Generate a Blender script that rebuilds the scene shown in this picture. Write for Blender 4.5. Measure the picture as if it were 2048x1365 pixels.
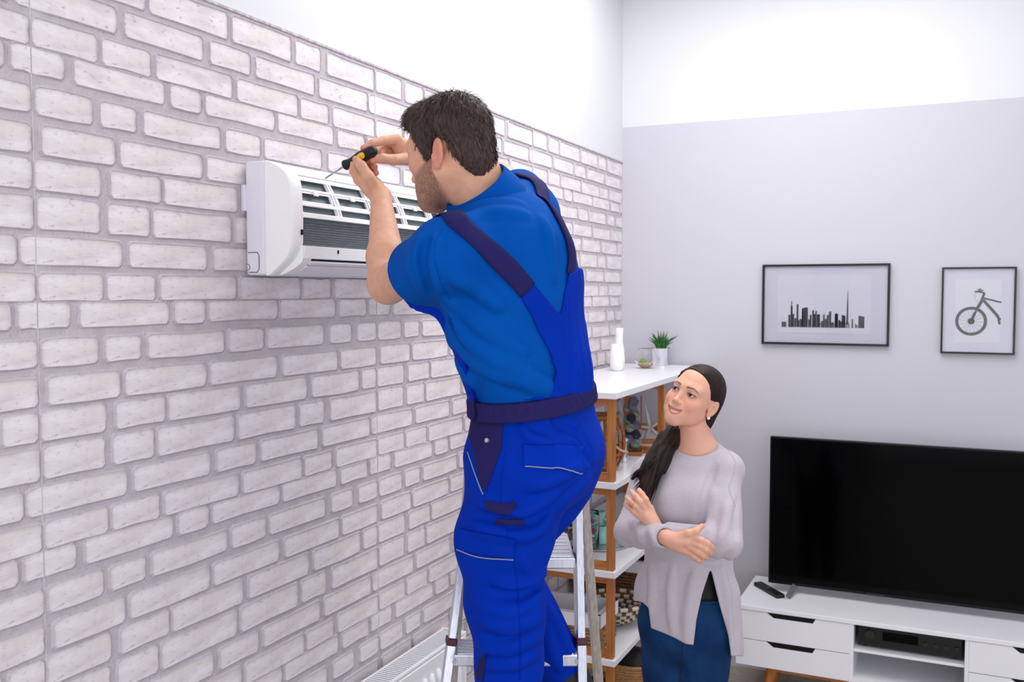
import bpy, bmesh, math, random
import numpy as np
from mathutils import Vector, Matrix
from mathutils.bvhtree import BVHTree

S = bpy.context.scene
for o in list(bpy.data.objects):
    bpy.data.objects.remove(o, do_unlink=True)
COL = S.collection

# ------------------------------------------------------------------ camera
F_PX, CX, CY = 1900.0, 1024.0, 682.5
CAM = np.array([1.6, 0.0, 1.9])
YAW, PITCH = math.radians(24.95), math.radians(2.94)
cam_d = bpy.data.cameras.new('camera')
cam_d.sensor_width = 36.0
cam_d.lens = F_PX / 2048.0 * 36.0
cam_d.clip_start = 0.02
cam_d.dof.use_dof = True
cam_d.dof.focus_distance = 2.35
cam_d.dof.aperture_fstop = 8.0
cam = bpy.data.objects.new('camera', cam_d)
cam.location = CAM
cam.rotation_euler = (math.pi / 2 - PITCH, 0, YAW)
COL.objects.link(cam)
S.camera = cam

# ------------------------------------------------------------------ view + light
S.view_settings.view_transform = 'Standard'
S.view_settings.look = 'None'
S.view_settings.gamma = 1.0
S.view_settings.use_curve_mapping = False
S.view_settings.exposure = 0.0
wd = bpy.data.worlds.new('world'); S.world = wd
wd.use_nodes = True
wd.node_tree.nodes['Background'].inputs[0].default_value = (0.86, 0.90, 1.0, 1)
wd.node_tree.nodes['Background'].inputs[1].default_value = 1.0

def area(name, loc, target, sx, sy, power, col=(1, 1, 1)):
    d = bpy.data.lights.new(name, 'AREA')
    d.shape = 'RECTANGLE'; d.size = sx; d.size_y = sy; d.energy = power; d.color = col
    o = bpy.data.objects.new(name, d)
    o.location = loc
    o.rotation_euler = (Vector(target) - Vector(loc)).to_track_quat('-Z', 'Y').to_euler()
    COL.objects.link(o)
    return o
area('window_daylight', (4.55, 1.3, 2.05), (0.0, 1.9, 1.5), 3.6, 2.3, 22, (0.97, 0.97, 1.0))
area('garden_door_daylight', (2.5, -2.35, 1.7), (2.2, 4.0, 1.4), 3.2, 2.6, 68, (0.98, 0.98, 1.0))
area('ceiling_light', (1.0, 3.2, 3.5), (1.0, 3.2, 0.0), 1.5, 2.2, 46, (1.0, 0.99, 0.98))

# ------------------------------------------------------------------ projection helpers (pixel -> point on a real plane)
_fw = np.array([-math.sin(YAW) * math.cos(PITCH), math.cos(YAW) * math.cos(PITCH), -math.sin(PITCH)])
_rt = np.array([math.cos(YAW), math.sin(YAW), 0.0])
_up = np.cross(_rt, _fw)
def ray(px, py):
    return _fw + _rt * ((px - CX) / F_PX) + _up * ((CY - py) / F_PX)
def P(px, py, z):
    return CAM + ray(px, py) * z
def onX(px, py, X):
    r = ray(px, py); return CAM + r * ((X - CAM[0]) / r[0])
def onY(px, py, Y):
    r = ray(px, py); return CAM + r * ((Y - CAM[1]) / r[1])
def onZ(px, py, Z):
    r = ray(px, py); return CAM + r * ((Z - CAM[2]) / r[2])
def proj(p):
    d = np.asarray(p, float) - CAM
    z = d @ _fw
    return np.array([CX + F_PX * (d @ _rt) / z, CY - F_PX * (d @ _up) / z, z])

# ------------------------------------------------------------------ materials
def lin(c):
    out = []
    for v in c[:3]:
        v = v / 255.0
        out.append(v / 12.92 if v <= 0.04045 else ((v + 0.055) / 1.055) ** 2.4)
    return tuple(out) + (1.0,)
MATS = {}
def mat(name, col, rough=0.5, metal=0.0, spec=0.5, noise=None, bump=None, coat=0.0, trans=0.0, ior=1.45, alpha=1.0, sheen=0.0, sss=0.0, attr=False, emit=None):
    """noise=(scale, colour2, detail[, stretch]); bump=(scale, strength, distance[, stretch])"""
    m = bpy.data.materials.new(name); m.use_nodes = True
    nt = m.node_tree; b = nt.nodes['Principled BSDF']
    I = b.inputs
    I['Base Color'].default_value = lin(col)
    I['Roughness'].default_value = rough; I['Metallic'].default_value = metal
    I['Specular IOR Level'].default_value = spec; I['IOR'].default_value = ior
    I['Coat Weight'].default_value = coat; I['Transmission Weight'].default_value = trans
    I['Alpha'].default_value = alpha; I['Sheen Weight'].default_value = sheen
    I['Subsurface Weight'].default_value = sss
    if sss: I['Subsurface Radius'].default_value = (0.012, 0.004, 0.002)
    tc = nt.nodes.new('ShaderNodeTexCoord')
    def coords(stretch):
        mp = nt.nodes.new('ShaderNodeMapping')
        mp.inputs['Scale'].default_value = stretch
        nt.links.new(tc.outputs['Object'], mp.inputs['Vector'])
        return mp.outputs['Vector']
    src = None
    if attr:
        at = nt.nodes.new('ShaderNodeAttribute'); at.attribute_name = 'Col'
        src = at.outputs['Color']
        nt.links.new(src, I['Base Color'])
    if noise:
        n = nt.nodes.new('ShaderNodeTexNoise'); n.inputs['Scale'].default_value = noise[0]
        n.inputs['Detail'].default_value = noise[2]
        nt.links.new(coords(noise[3] if len(noise) > 3 else (1, 1, 1)), n.inputs['Vector'])
        r = nt.nodes.new('ShaderNodeMapRange')
        r.inputs['From Min'].default_value = 0.36; r.inputs['From Max'].default_value = 0.66
        nt.links.new(n.outputs['Fac'], r.inputs['Value'])
        mx = nt.nodes.new('ShaderNodeMix'); mx.data_type = 'RGBA'
        if attr:
            mx.blend_type = 'MULTIPLY'
            nt.links.new(src, mx.inputs['A'])
        else:
            mx.inputs['A'].default_value = lin(col)
        mx.inputs['B'].default_value = lin(noise[1])
        nt.links.new(r.outputs['Result'], mx.inputs['Factor'])
        nt.links.new(mx.outputs['Result'], I['Base Color'])
    if bump:
        n = nt.nodes.new('ShaderNodeTexNoise'); n.inputs['Scale'].default_value = bump[0]; n.inputs['Detail'].default_value = 4
        nt.links.new(coords(bump[3] if len(bump) > 3 else (1, 1, 1)), n.inputs['Vector'])
        bp = nt.nodes.new('ShaderNodeBump'); bp.inputs['Strength'].default_value = bump[1]; bp.inputs['Distance'].default_value = bump[2]
        nt.links.new(n.outputs['Fac'], bp.inputs['Height'])
        nt.links.new(bp.outputs['Normal'], I['Normal'])
    if emit:
        I['Emission Color'].default_value = lin(emit[0]); I['Emission Strength'].default_value = emit[1]
    MATS[name] = m
    return m

mat('white_paint', (226, 227, 231), 0.75, spec=0.2, bump=(60, 0.08, 0.002))
mat('grey_paint', (204, 203, 212), 0.75, spec=0.2, bump=(60, 0.08, 0.002))
mat('mortar', (204, 196, 202), 0.9, spec=0.15, noise=(30, (192, 184, 190), 6), bump=(320, 0.5, 0.002))
mat('brick_face', (242, 235, 238), 0.85, spec=0.2, noise=(26, (222, 213, 216), 8, (1, 0.5, 1.4)), bump=(110, 0.35, 0.003, (1, 0.5, 1.3)))
def specks(name, scale, stretch, col, lo, hi):
    nt = MATS[name].node_tree; b = nt.nodes['Principled BSDF']; src = b.inputs['Base Color'].links[0].from_socket
    tc = nt.nodes.new('ShaderNodeTexCoord'); mp = nt.nodes.new('ShaderNodeMapping'); mp.inputs['Scale'].default_value = stretch
    n = nt.nodes.new('ShaderNodeTexNoise'); n.inputs['Scale'].default_value = scale; n.inputs['Detail'].default_value = 6; n.inputs['Roughness'].default_value = 0.65
    r = nt.nodes.new('ShaderNodeMapRange'); r.inputs['From Min'].default_value = lo; r.inputs['From Max'].default_value = hi
    mx = nt.nodes.new('ShaderNodeMix'); mx.data_type = 'RGBA'; mx.inputs['B'].default_value = lin(col)
    nt.links.new(tc.outputs['Object'], mp.inputs['Vector']); nt.links.new(mp.outputs['Vector'], n.inputs['Vector']); nt.links.new(n.outputs['Fac'], r.inputs['Value'])
    nt.links.new(r.outputs['Result'], mx.inputs['Factor']); nt.links.new(src, mx.inputs['A']); nt.links.new(mx.outputs['Result'], b.inputs['Base Color'])
specks('brick_face', 75, (1, 0.6, 1.5), (186, 174, 178), 0.585, 0.70)
specks('brick_face', 14, (1, 0.7, 1.2), (236, 226, 222), 0.52, 0.72)
specks('mortar', 190, (1, 1, 1), (170, 160, 167), 0.54, 0.70)
mat('brick_edge', (178, 168, 175), 0.9, spec=0.15, noise=(60, (216, 208, 212), 5))  # darker tone for the brick rims: printed edge shading put into the colour
mat('seam', (212, 206, 210), 0.9, spec=0.1)
mat('laminate', (182, 172, 162), 0.45, noise=(7, (152, 140, 130), 6, (1, 9, 1)))
mat('plastic_white', (252, 252, 254), 0.32, spec=0.5)
mat('plastic_white2', (240, 240, 248), 0.35, spec=0.5)
mat('plastic_lilac', (236, 235, 245), 0.4, spec=0.4)
mat('line_grey', (95, 95, 105), 0.6)
mat('black', (8, 8, 10), 0.5, spec=0.3)
mat('fin', (128, 140, 146), 0.45, metal=0.2, noise=(40, (104, 115, 120), 4, (1, 1, 18)))
mat('cabinet_white', (240, 240, 245), 0.3, spec=0.4)
mat('cabinet_gap', (60, 60, 66), 0.7)
mat('wood_orange', (190, 122, 62), 0.45, noise=(10, (160, 96, 44), 6, (7, 7, 0.7)), bump=(60, 0.15, 0.001, (6, 6, 0.6)))
mat('wood_orange_h', (192, 124, 64), 0.45, noise=(10, (160, 96, 44), 6, (0.7, 0.7, 7)), bump=(60, 0.15, 0.001, (0.6, 0.6, 6)))
mat('tv_screen', (2, 2, 3), 0.08, spec=0.10)
mat('tv_bezel', (12, 12, 14), 0.4, spec=0.25)
mat('silver', (206, 206, 212), 0.3, metal=0.85)
mat('aluminium', (214, 216, 226), 0.34, metal=0.75, noise=(30, (196, 198, 208), 4, (8, 8, 0.4)))
mat('aluminium_dark', (206, 200, 192), 0.42, metal=0.45, noise=(24, (178, 170, 162), 4, (8, 8, 0.4)))
mat('maroon', (78, 22, 40), 0.5)
mat('radiator_white', (240, 241, 246), 0.35, spec=0.5)
mat('frame_black', (20, 20, 30), 0.4)
mat('mat_board', (222, 221, 236), 0.8, spec=0.2)
mat('print_paper', (228, 228, 240), 0.8, spec=0.2)
mat('ink', (34, 34, 40), 0.7, spec=0.2, noise=(160, (84, 84, 92), 4, (3, 1, 0.5)))
mat('ink_grey', (112, 112, 120), 0.7, spec=0.2, noise=(160, (60, 60, 68), 4, (3, 1, 0.5)))
mat('ink_light', (176, 176, 186), 0.7, spec=0.2, noise=(120, (130, 130, 140), 4, (3, 1, 0.5)))
mat('glass', (255, 255, 255), 0.02, trans=1.0, ior=1.2, spec=0.4)
mat('pane', (255, 255, 255), 0.03, trans=1.0, ior=1.3, spec=0.5)
mat('ceramic_white', (246, 245, 247), 0.22, spec=0.5)
mat('mirror_metal', (222, 222, 228), 0.08, metal=1.0)
mat('leaf', (58, 118, 52), 0.45, noise=(40, (34, 84, 36), 4))
mat('succulent', (128, 168, 78), 0.5)
mat('pebbles', (176, 142, 108), 0.8, noise=(120, (226, 206, 184), 3), bump=(120, 0.8, 0.004))
mat('soil', (60, 48, 40), 0.9)
mat('bamboo_dark', (168, 104, 46), 0.4, noise=(18, (122, 70, 28), 5, (1, 1, 5)))
mat('rope', (206, 170, 128), 0.8)
mat('ball_lilac', (150, 142, 166), 0.8, noise=(70, (106, 98, 130), 4), bump=(90, 0.9, 0.004))
mat('ball_mint', (168, 190, 168), 0.8, noise=(70, (120, 150, 130), 4), bump=(90, 0.9, 0.004))
mat('ball_navy', (62, 66, 84), 0.8, noise=(70, (36, 38, 56), 4), bump=(90, 0.9, 0.004))
mat('ball_straw', (196, 182, 160), 0.8, noise=(70, (140, 124, 104), 4), bump=(90, 0.9, 0.004))
mat('starfish', (206, 198, 192), 0.8, bump=(140, 0.9, 0.004))
mat('mint_wax', (158, 220, 202), 0.4, spec=0.4)
mat('mint_glass', (164, 222, 206), 0.15, spec=0.5)
mat('stone_grey', (108, 104, 104), 0.8, noise=(60, (64, 60, 62), 4))
mat('stone_tan', (176, 152, 126), 0.8, noise=(60, (120, 98, 80), 4))
mat('shell_pink', (206, 168, 160), 0.6)
mat('shell_white', (226, 218, 208), 0.6)
mat('shell_blue', (96, 138, 158), 0.6)
mat('shell_magenta', (150, 40, 100), 0.6)
mat('wicker', (178, 138, 92), 0.75, noise=(60, (120, 84, 50), 4))
mat('wicker_dark', (128, 92, 58), 0.75, noise=(60, (90, 62, 36), 4))
mat('cloth_white', (236, 234, 240), 0.85, spec=0.1, bump=(220, 0.3, 0.001))
mat('straw_white', (216, 204, 188), 0.8)
mat('straw_brown', (96, 74, 58), 0.8)
mat('basket_tan', (196, 148, 96), 0.7, noise=(70, (150, 104, 62), 4, (1, 1, 4)))
mat('remote_black', (18, 18, 20), 0.35)
mat('receiver', (12, 12, 14), 0.3)
mat('receiver_knob', (34, 34, 38), 0.35)
mat('yellow', (246, 200, 20), 0.4)
mat('rubber_black', (20, 20, 22), 0.45, bump=(200, 0.2, 0.001))
mat('steel', (190, 190, 195), 0.2, metal=1.0)
mat('marker', (150, 140, 110), 0.5)

# ------------------------------------------------------------------ mesh helpers
ROOT = {}
def rot_z(a):
    c, s = math.cos(a), math.sin(a); return np.array([[c, -s, 0], [s, c, 0], [0, 0, 1.0]])
def frame(zaxis, hint=(0, 0, 1)):
    z = np.asarray(zaxis, float); z = z / np.linalg.norm(z)
    h = np.asarray(hint, float)
    if abs(np.dot(h / np.linalg.norm(h), z)) > 0.98: h = np.array([1.0, 0, 0])
    x = np.cross(h, z); x /= np.linalg.norm(x); y = np.cross(z, x)
    return np.stack([x, y, z], 1)
def catmull(pts, n):
    p = [np.asarray(q, float) for q in pts]
    p = [2 * p[0] - p[1]] + p + [2 * p[-1] - p[-2]]
    out = []
    for i in range(1, len(p) - 2):
        for j in range(n):
            t = j / n
            out.append(0.5 * ((2 * p[i]) + (-p[i-1] + p[i+1]) * t + (2*p[i-1] - 5*p[i] + 4*p[i+1] - p[i+2]) * t*t + (-p[i-1] + 3*p[i] - 3*p[i+1] + p[i+2]) * t**3))
    out.append(p[-2]); return out

class MB:
    def __init__(s): s.v = []; s.f = []; s.m = []
    def add(s, verts, faces, mi=0):
        o = len(s.v)
        s.v += [tuple(map(float, p)) for p in verts]
        s.f += [tuple(i + o for i in f) for f in faces]
        s.m += [mi] * len(faces)
        return s
    def box(s, lo, hi, R=None, c=None, mi=0):
        lo = np.asarray(lo, float); hi = np.asarray(hi, float)
        vs = np.array([[lo[0], lo[1], lo[2]], [hi[0], lo[1], lo[2]], [hi[0], hi[1], lo[2]], [lo[0], hi[1], lo[2]],
                       [lo[0], lo[1], hi[2]], [hi[0], lo[1], hi[2]], [hi[0], hi[1], hi[2]], [lo[0], hi[1], hi[2]]])
        if R is not None: vs = vs @ np.asarray(R).T
        if c is not None: vs = vs + np.asarray(c)
        return s.add(vs, [(0, 3, 2, 1), (4, 5, 6, 7), (0, 1, 5, 4), (1, 2, 6, 5), (2, 3, 7, 6), (3, 0, 4, 7)], mi)
    def beam(s, a, b, w, d, hint=(0, 0, 1), mi=0):
        a = np.asarray(a, float); b = np.asarray(b, float)
        L = np.linalg.norm(b - a)
        return s.box((-w / 2, -d / 2, 0), (w / 2, d / 2, L), frame(b - a, hint), a, mi)
    def tube(s, pts, r, n=10, caps=True, mi=0, squash=None):
        pts = [np.asarray(p, float) for p in pts]; N = len(pts)
        rr = r if hasattr(r, '__len__') else [r] * N
        prev = None; vs = []
        for i, p in enumerate(pts):
            t = pts[min(i + 1, N - 1)] - pts[max(i - 1, 0)]
            t = t / (np.linalg.norm(t) + 1e-12)
            if prev is None:
                x = frame(t)[:, 0]
            else:
                x = prev - t * np.dot(prev, t); x /= np.linalg.norm(x) + 1e-12
            prev = x; y = np.cross(t, x)
            for k in range(n):
                a = 2 * math.pi * k / n
                vs.append(p + (x * math.cos(a) + y * math.sin(a) * (squash or 1)) * rr[i])
        fs = []
        for i in range(N - 1):
            for k in range(n):
                k2 = (k + 1) % n
                fs.append((i * n + k, i * n + k2, (i + 1) * n + k2, (i + 1) * n + k))
        if caps:
            fs.append(tuple(range(n))[::-1]); fs.append(tuple((N - 1) * n + k for k in range(n)))
        return s.add(vs, fs, mi)
    def cyl(s, a, b, r, r2=None, n=20, mi=0):
        return s.tube([a, b], [r, r if r2 is None else r2], n, mi=mi)
    def lathe(s, prof, c=(0, 0, 0), n=24, R=None, mi=0, close=True):
        vs = []
        for (r, z) in prof:
            for k in range(n):
                a = 2 * math.pi * k / n
                vs.append((r * math.cos(a), r * math.sin(a), z))
        vs = np.array(vs)
        if R is not None: vs = vs @ np.asarray(R).T
        vs = vs + np.asarray(c)
        fs = []
        for i in range(len(prof) - 1):
            for k in range(n):
                k2 = (k + 1) % n
                fs.append((i * n + k, i * n + k2, (i + 1) * n + k2, (i + 1) * n + k))
        if close:
            fs.append(tuple(range(n))[::-1]); fs.append(tuple((len(prof) - 1) * n + k for k in range(n)))
        return s.add(vs, fs, mi)
    def prism(s, poly, o, ex, ey, ez, depth, mi=0):
        """polygon (2D) placed at o with axes ex, ey and extruded by depth along ez"""
        o, ex, ey, ez = (np.asarray(q, float) for q in (o, ex, ey, ez))
        n = len(poly)
        vs = [o + ex * a + ey * b for a, b in poly] + [o + ex * a + ey * b + ez * depth for a, b in poly]
        fs = [tuple(range(n))[::-1], tuple(range(n, 2 * n))] + [(i, (i + 1) % n, n + (i + 1) % n, n + i) for i in range(n)]
        return s.add(vs, fs, mi)
    def ball(s, c, r, nu=14, nv=9, R=None, mi=0):
        r = np.array(r if hasattr(r, '__len__') else (r, r, r), float)
        vs = [(0, 0, -1)]
        for j in range(1, nv):
            t = -math.pi / 2 + math.pi * j / nv
            for k in range(nu):
                a = 2 * math.pi * k / nu
                vs.append((math.cos(t) * math.cos(a), math.cos(t) * math.sin(a), math.sin(t)))
        vs.append((0, 0, 1)); vs = np.array(vs) * r
        if R is not None: vs = vs @ np.asarray(R).T
        vs = vs + np.asarray(c)
        fs = [(0, 1 + (k + 1) % nu, 1 + k) for k in range(nu)]
        for j in range(nv - 2):
            for k in range(nu):
                k2 = (k + 1) % nu
                fs.append((1 + j * nu + k, 1 + j * nu + k2, 1 + (j + 1) * nu + k2, 1 + (j + 1) * nu + k))
        last = len(vs) - 1; b = 1 + (nv - 2) * nu
        fs += [(b + k, b + (k + 1) % nu, last) for k in range(nu)]
        return s.add(vs, fs, mi)
    def build(s, name, material, parent=None, smooth=False, bevel=0, label=None, seg=2, autosmooth=False):
        off = np.array(ROOT.get(parent.name, (0, 0, 0))) if parent else np.zeros(3)
        me = bpy.data.meshes.new(name)
        me.from_pydata([tuple(np.array(v) - off) for v in s.v], [], s.f)
        ms = material if isinstance(material, (list, tuple)) else [material]
        for mm in ms: me.materials.append(MATS[mm])
        if len(ms) > 1: me.polygons.foreach_set('material_index', s.m)
        if smooth: me.polygons.foreach_set('use_smooth', [True] * len(me.polygons))
        me.update()
        o = bpy.data.objects.new(name, me); COL.objects.link(o)
        if parent:
            o.parent = parent
            ROOT[o.name] = tuple(off)
        if autosmooth:
            bm = bmesh.new(); bm.from_mesh(me)
            for e in bm.edges:
                e.smooth = not (len(e.link_faces) == 2 and e.calc_face_angle(0) > 0.6)
            for f in bm.faces: f.smooth = True
            bm.to_mesh(me); bm.free()
        if bevel:
            md = o.modifiers.new('bevel', 'BEVEL'); md.width = bevel; md.segments = seg; md.limit_method = 'ANGLE'
        if label: o['label'] = label
        return o

def tag(o, label, cat, group=None, kind=None):
    o['label'] = label; o['category'] = cat
    if group: o['group'] = group
    if kind: o['kind'] = kind
    return o
def thing(name, label, cat, loc=(0, 0, 0), group=None):
    o = bpy.data.objects.new(name, None); COL.objects.link(o)
    o.empty_display_size = 0.05
    o.location = tuple(map(float, loc)); ROOT[o.name] = tuple(map(float, loc))
    return tag(o, label, cat, group)
def struct(o, label=None, cat=None):
    o['kind'] = 'structure'
    if label: o['label'] = label
    if cat: o['category'] = cat
    return o
UX, UY, UZ = np.eye(3)
# ================================================================== the room
YB = 4.815            # back wall
ZT = 2.585            # top of the brick panels
ZG = 2.764            # top of the grey paint
XR, YF, ZC = 4.6, -2.4, 3.6
fl = struct(MB().box((0, YF, -0.1), (XR, YB, -0.012)).build('floor', 'laminate'), 'grey brown laminate floor beside the television cabinet', 'floor')
_w, _l = 0.19, 1.25
plank_mesh = None
for i in range(12):
    for j in range(4):
        x0 = 1.0 + i * _w if False else 0.9 + i * _w
        y0 = 2.1 + j * _l - (i % 3) * 0.41
        y1 = min(y0 + _l - 0.003, YB - 0.002)
        if y1 - y0 < 0.1 or x0 > 2.6: continue
        MB().box((x0, y0, -0.012), (x0 + _w - 0.003, y1, 0.0)).build('plank', 'laminate', fl)
struct(MB().box((-0.12, YF, ZT), (0.0, YB, ZC)).build('wall_left_upper', 'white_paint'), 'bright white wall strip above the brick panelling', 'wall')
struct(MB().box((-0.12, YB, -0.1), (XR + 0.1, YB + 0.1, ZG)).build('wall_back', 'grey_paint'), 'pale grey painted wall behind the television', 'wall')
struct(MB().box((-0.12, YB, ZG), (XR + 0.1, YB + 0.1, ZC)).build('wall_back_upper', 'white_paint'), 'white upper part of wall above the grey paint', 'wall')
struct(MB().box((-0.12, YF - 0.1, ZC), (XR + 0.1, YB + 0.1, ZC + 0.1)).build('ceiling', 'white_paint'), 'white ceiling', 'ceiling')
wr = MB()
wr.box((XR, YF, -0.1), (XR + 0.1, -0.6, ZC)); wr.box((XR, 3.2, -0.1), (XR + 0.1, YB, ZC))
wr.box((XR, -0.6, -0.1), (XR + 0.1, 3.2, 0.85)); wr.box((XR, -0.6, 3.25), (XR + 0.1, 3.2, ZC))
struct(wr.build('wall_right', 'white_paint'), 'white wall with a wide window opening', 'wall')
wf = MB()
wf.box((-0.12, YF - 0.1, -0.1), (0.8, YF, ZC)); wf.box((4.2, YF - 0.1, -0.1), (XR + 0.1, YF, ZC)); wf.box((0.8, YF - 0.1, 3.05), (4.2, YF, ZC))
wf.box((0.8, YF - 0.1, -0.1), (4.2, YF, 0.02))
struct(wf.build('wall_front', 'white_paint'), 'white wall with a wide garden door opening', 'wall')

# ---- brick panelling: seven courses repeat over each panel
wl = struct(MB().box((-0.12, YF, -0.1), (0.0, YB, ZT)).build('wall_left', 'mortar'), 'whitewashed brick wall with grey mortar', 'wall')
XV1, YH = 1908.0, 585.0
def g_of(px): return 1.0 / (XV1 - px)
COURSES = [  # (seam1 px, seam2 px, brick spans in px)
    (75, 752, [(75, 137), (159, 335), (348, 407), (418, 552), (560, 668), (677, 730), (736, 752)]),
    (75, 751, [(82, 192), (209, 278), (293, 444), (455, 523), (532, 644), (657, 699), (712, 749)]),
    (77, 754, [(93, 236), (249, 409), (420, 552), (565, 675), (681, 752)]),
    (78, 753, [(79, 207), (229, 326), (334, 477), (490, 611), (622, 716), (723, 750)]),
    (84, 753, [(89, 209), (227, 306), (315, 466), (475, 589), (598, 646), (659, 751)]),
    (86, 754, [(86, 251), (269, 418), (433, 510), (521, 635), (644, 738), (742, 754)]),
    (87, 754, [(91, 214), (225, 317), (328, 475), (485, 602), (608, 662), (672, 752)]),
]
YS1 = onX(74.5, 640, 0.0)[1]; YS2 = onX(752.5, 640, 0.0)[1]
PW = YS2 - YS1
def zbrick(v): return CAM[2] - v * 1.6 / math.cos(YAW)
CH = 0.0393 * 1.6 / math.cos(YAW)           # course height
VR = [(0.0122, 0.0387), (0.0532, 0.0809), (0.0945, 0.1241), (0.131, 0.163), (0.1712, 0.2053), (0.215, 0.244), (0.2545, 0.2838)]
rnd = random.Random(5)
def brick_shape(w, h, cutL, cutR):
    """rounded, uneven outline of one brick face (y along the wall, z up)"""
    j = lambda s: rnd.uniform(-s, s)
    r = min(0.0075, w * 0.3, h * 0.3)
    L = 0.0 if cutL else r; Rr = 0.0 if cutR else r
    pts = [(L, j(0.001)), (w * 0.5 + j(w * 0.1), j(0.0030)), (w - Rr, j(0.001)), (w, r * (0 if cutR else 1)), (w + (0 if cutR else j(0.0025)), h * 0.5), (w, h - r * (0 if cutR else 1)), (w - Rr, h + j(0.001)), (w * 0.5 + j(w * 0.12), h + j(0.0030)), (L, h + j(0.001)), (0, h - r * (0 if cutL else 1)), (0 if cutL else j(0.0025), h * 0.5), (0, r * (0 if cutL else 1))]
    q = []
    for p in pts:
        if not q or math.hypot(p[0] - q[-1][0], p[1] - q[-1][1]) > 1e-3: q.append(p)
    if math.hypot(q[0][0] - q[-1][0], q[0][1] - q[-1][1]) < 1e-3: q.pop()
    return q
def brick_verts(poly, w, h, cutL, cutR):
    """sunken face inside a low raised rim of mortar"""
    n = len(poly); rim = rnd.uniform(0.0034, 0.0048); face = rnd.uniform(0.0006, 0.0014)
    def ring(x, grow):
        out = []
        for a, b in poly:
            ca, cb = w / 2, h / 2
            cut = (a > w - 1e-3 and cutR) or (a < 1e-3 and cutL)
            a2 = a if cut else a + math.copysign(grow, a - ca) * (1 if abs(a - ca) > w * 0.3 else 0)
            b2 = b + math.copysign(grow, b - cb) * (1 if abs(b - cb) > h * 0.3 else 0)
            out.append((x if not (cut and x > 0.002) else face + 0.0004, a2, b2))
        return out
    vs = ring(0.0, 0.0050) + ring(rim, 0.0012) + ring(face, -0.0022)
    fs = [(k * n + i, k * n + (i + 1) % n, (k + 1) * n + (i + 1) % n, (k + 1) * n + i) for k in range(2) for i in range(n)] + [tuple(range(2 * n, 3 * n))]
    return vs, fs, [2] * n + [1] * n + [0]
TILE = []
for ci, (s1, s2, spans) in enumerate(COURSES):
    for (a, b) in spans:
        ya = (g_of(a) - g_of(s1)) / (g_of(s2) - g_of(s1)) * PW
        yb = (g_of(b) - g_of(s1)) / (g_of(s2) - g_of(s1)) * PW
        ya -= 0.0002; yb += 0.0002
        cutL = a == s1; cutR = b == s2
        if cutL: ya = 0.0008
        if cutR: yb = PW - 0.0008
        z1 = zbrick(VR[ci][0]) + 0.0002; z0 = zbrick(VR[ci][1]) - 0.0002
        w, h = yb - ya, z1 - z0
        poly = brick_shape(w, h, cutL, cutR)
        vs, fs, ms = brick_verts(poly, w, h, cutL, cutR)
        me = bpy.data.meshes.new('brick'); me.from_pydata(vs, [], fs)
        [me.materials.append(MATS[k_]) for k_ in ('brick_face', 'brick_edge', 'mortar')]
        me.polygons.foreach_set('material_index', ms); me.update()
        TILE.append((ci, ya, z0, w, h, me))
REP = 0.275 * 1.6 / math.cos(YAW)
MAN_POLY = [(820, 200), (985, 200), (1000, 330), (1110, 370), (1160, 500), (1190, 780), (1205, 860), (1190, 960), (1100, 1010), (1100, 1190), (1160, 1365), (950, 1365), (915, 1130), (940, 900), (890, 600), (800, 610), (740, 590), (735, 400), (700, 330), (800, 270)]
def inside(pt, poly):
    x, y = pt; c = False; j = len(poly) - 1
    for i in range(len(poly)):
        if (poly[i][1] > y) != (poly[j][1] > y) and x < (poly[j][0] - poly[i][0]) * (y - poly[i][1]) / (poly[j][1] - poly[i][1]) + poly[i][0]: c = not c
        j = i
    return c
cand = []
for pn in range(-2, 3):
    for rp in range(-3, 6):
        for (ci, ya, z0, w, h, me) in TILE:
            y = YS1 + pn * PW + ya; z = z0 - rp * REP
            if z + h > ZT + 0.012 or y > YB - 0.018 or z < 0.02: continue
            if y < 0.45: continue
            a = proj((0, y, z)); b = proj((0, y + w, z + h)); cpt = (a + b) / 2
            fin = (-20 < b[0] and a[0] < 2068 and b[1] < 1385 and a[1] > -20); vis = a[2] > 0.2 and b[0] > -1100 and a[0] < 2900 and b[1] < 2300 and a[1] > -700
            ar = abs(b[0] - a[0]) * abs(b[1] - a[1])
            if not vis: continue
            if inside((cpt[0], cpt[1]), MAN_POLY): ar *= 0.01
            if not fin: ar *= 1e-4
            if y + w > YB - 0.001:
                w2 = YB - 0.001 - y; st_ = rnd.getstate()
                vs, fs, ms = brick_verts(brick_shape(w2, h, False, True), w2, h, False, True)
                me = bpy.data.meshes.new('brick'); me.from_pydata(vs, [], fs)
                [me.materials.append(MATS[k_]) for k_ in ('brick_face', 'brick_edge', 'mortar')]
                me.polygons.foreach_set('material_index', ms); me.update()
            cand.append((ar, y, z, me))
cand.sort(key=lambda t: -t[0])
for ar, y, z, me in cand[:298]:
    o = bpy.data.objects.new('brick', me); o.location = (0, y, z); o.parent = wl; COL.objects.link(o)
rest = MB()
for ar, y, z, me in cand[298:]:
    for p in me.polygons:
        pass
    vs = [(v.co.x, v.co.y + y, v.co.z + z) for v in me.vertices]
    o0 = len(rest.v); rest.v += vs
    for p in me.polygons:
        rest.f.append(tuple(i + o0 for i in p.vertices)); rest.m.append(p.material_index)
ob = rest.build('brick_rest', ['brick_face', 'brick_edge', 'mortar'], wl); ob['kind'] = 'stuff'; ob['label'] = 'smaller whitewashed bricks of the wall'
for k in range(0, 3):
    y = YS1 + k * PW
    MB().box((0, y - 0.0012, 0), (0.0012, y + 0.0012, ZT)).build('panel_seam', 'seam', wl)
struct(MB().box((0, YF, ZT - 0.006), (0.004, YB, ZT)).build('trim_1', 'brick_edge'), 'thin grey edge along the top of the brick panelling', 'trim')
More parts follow.
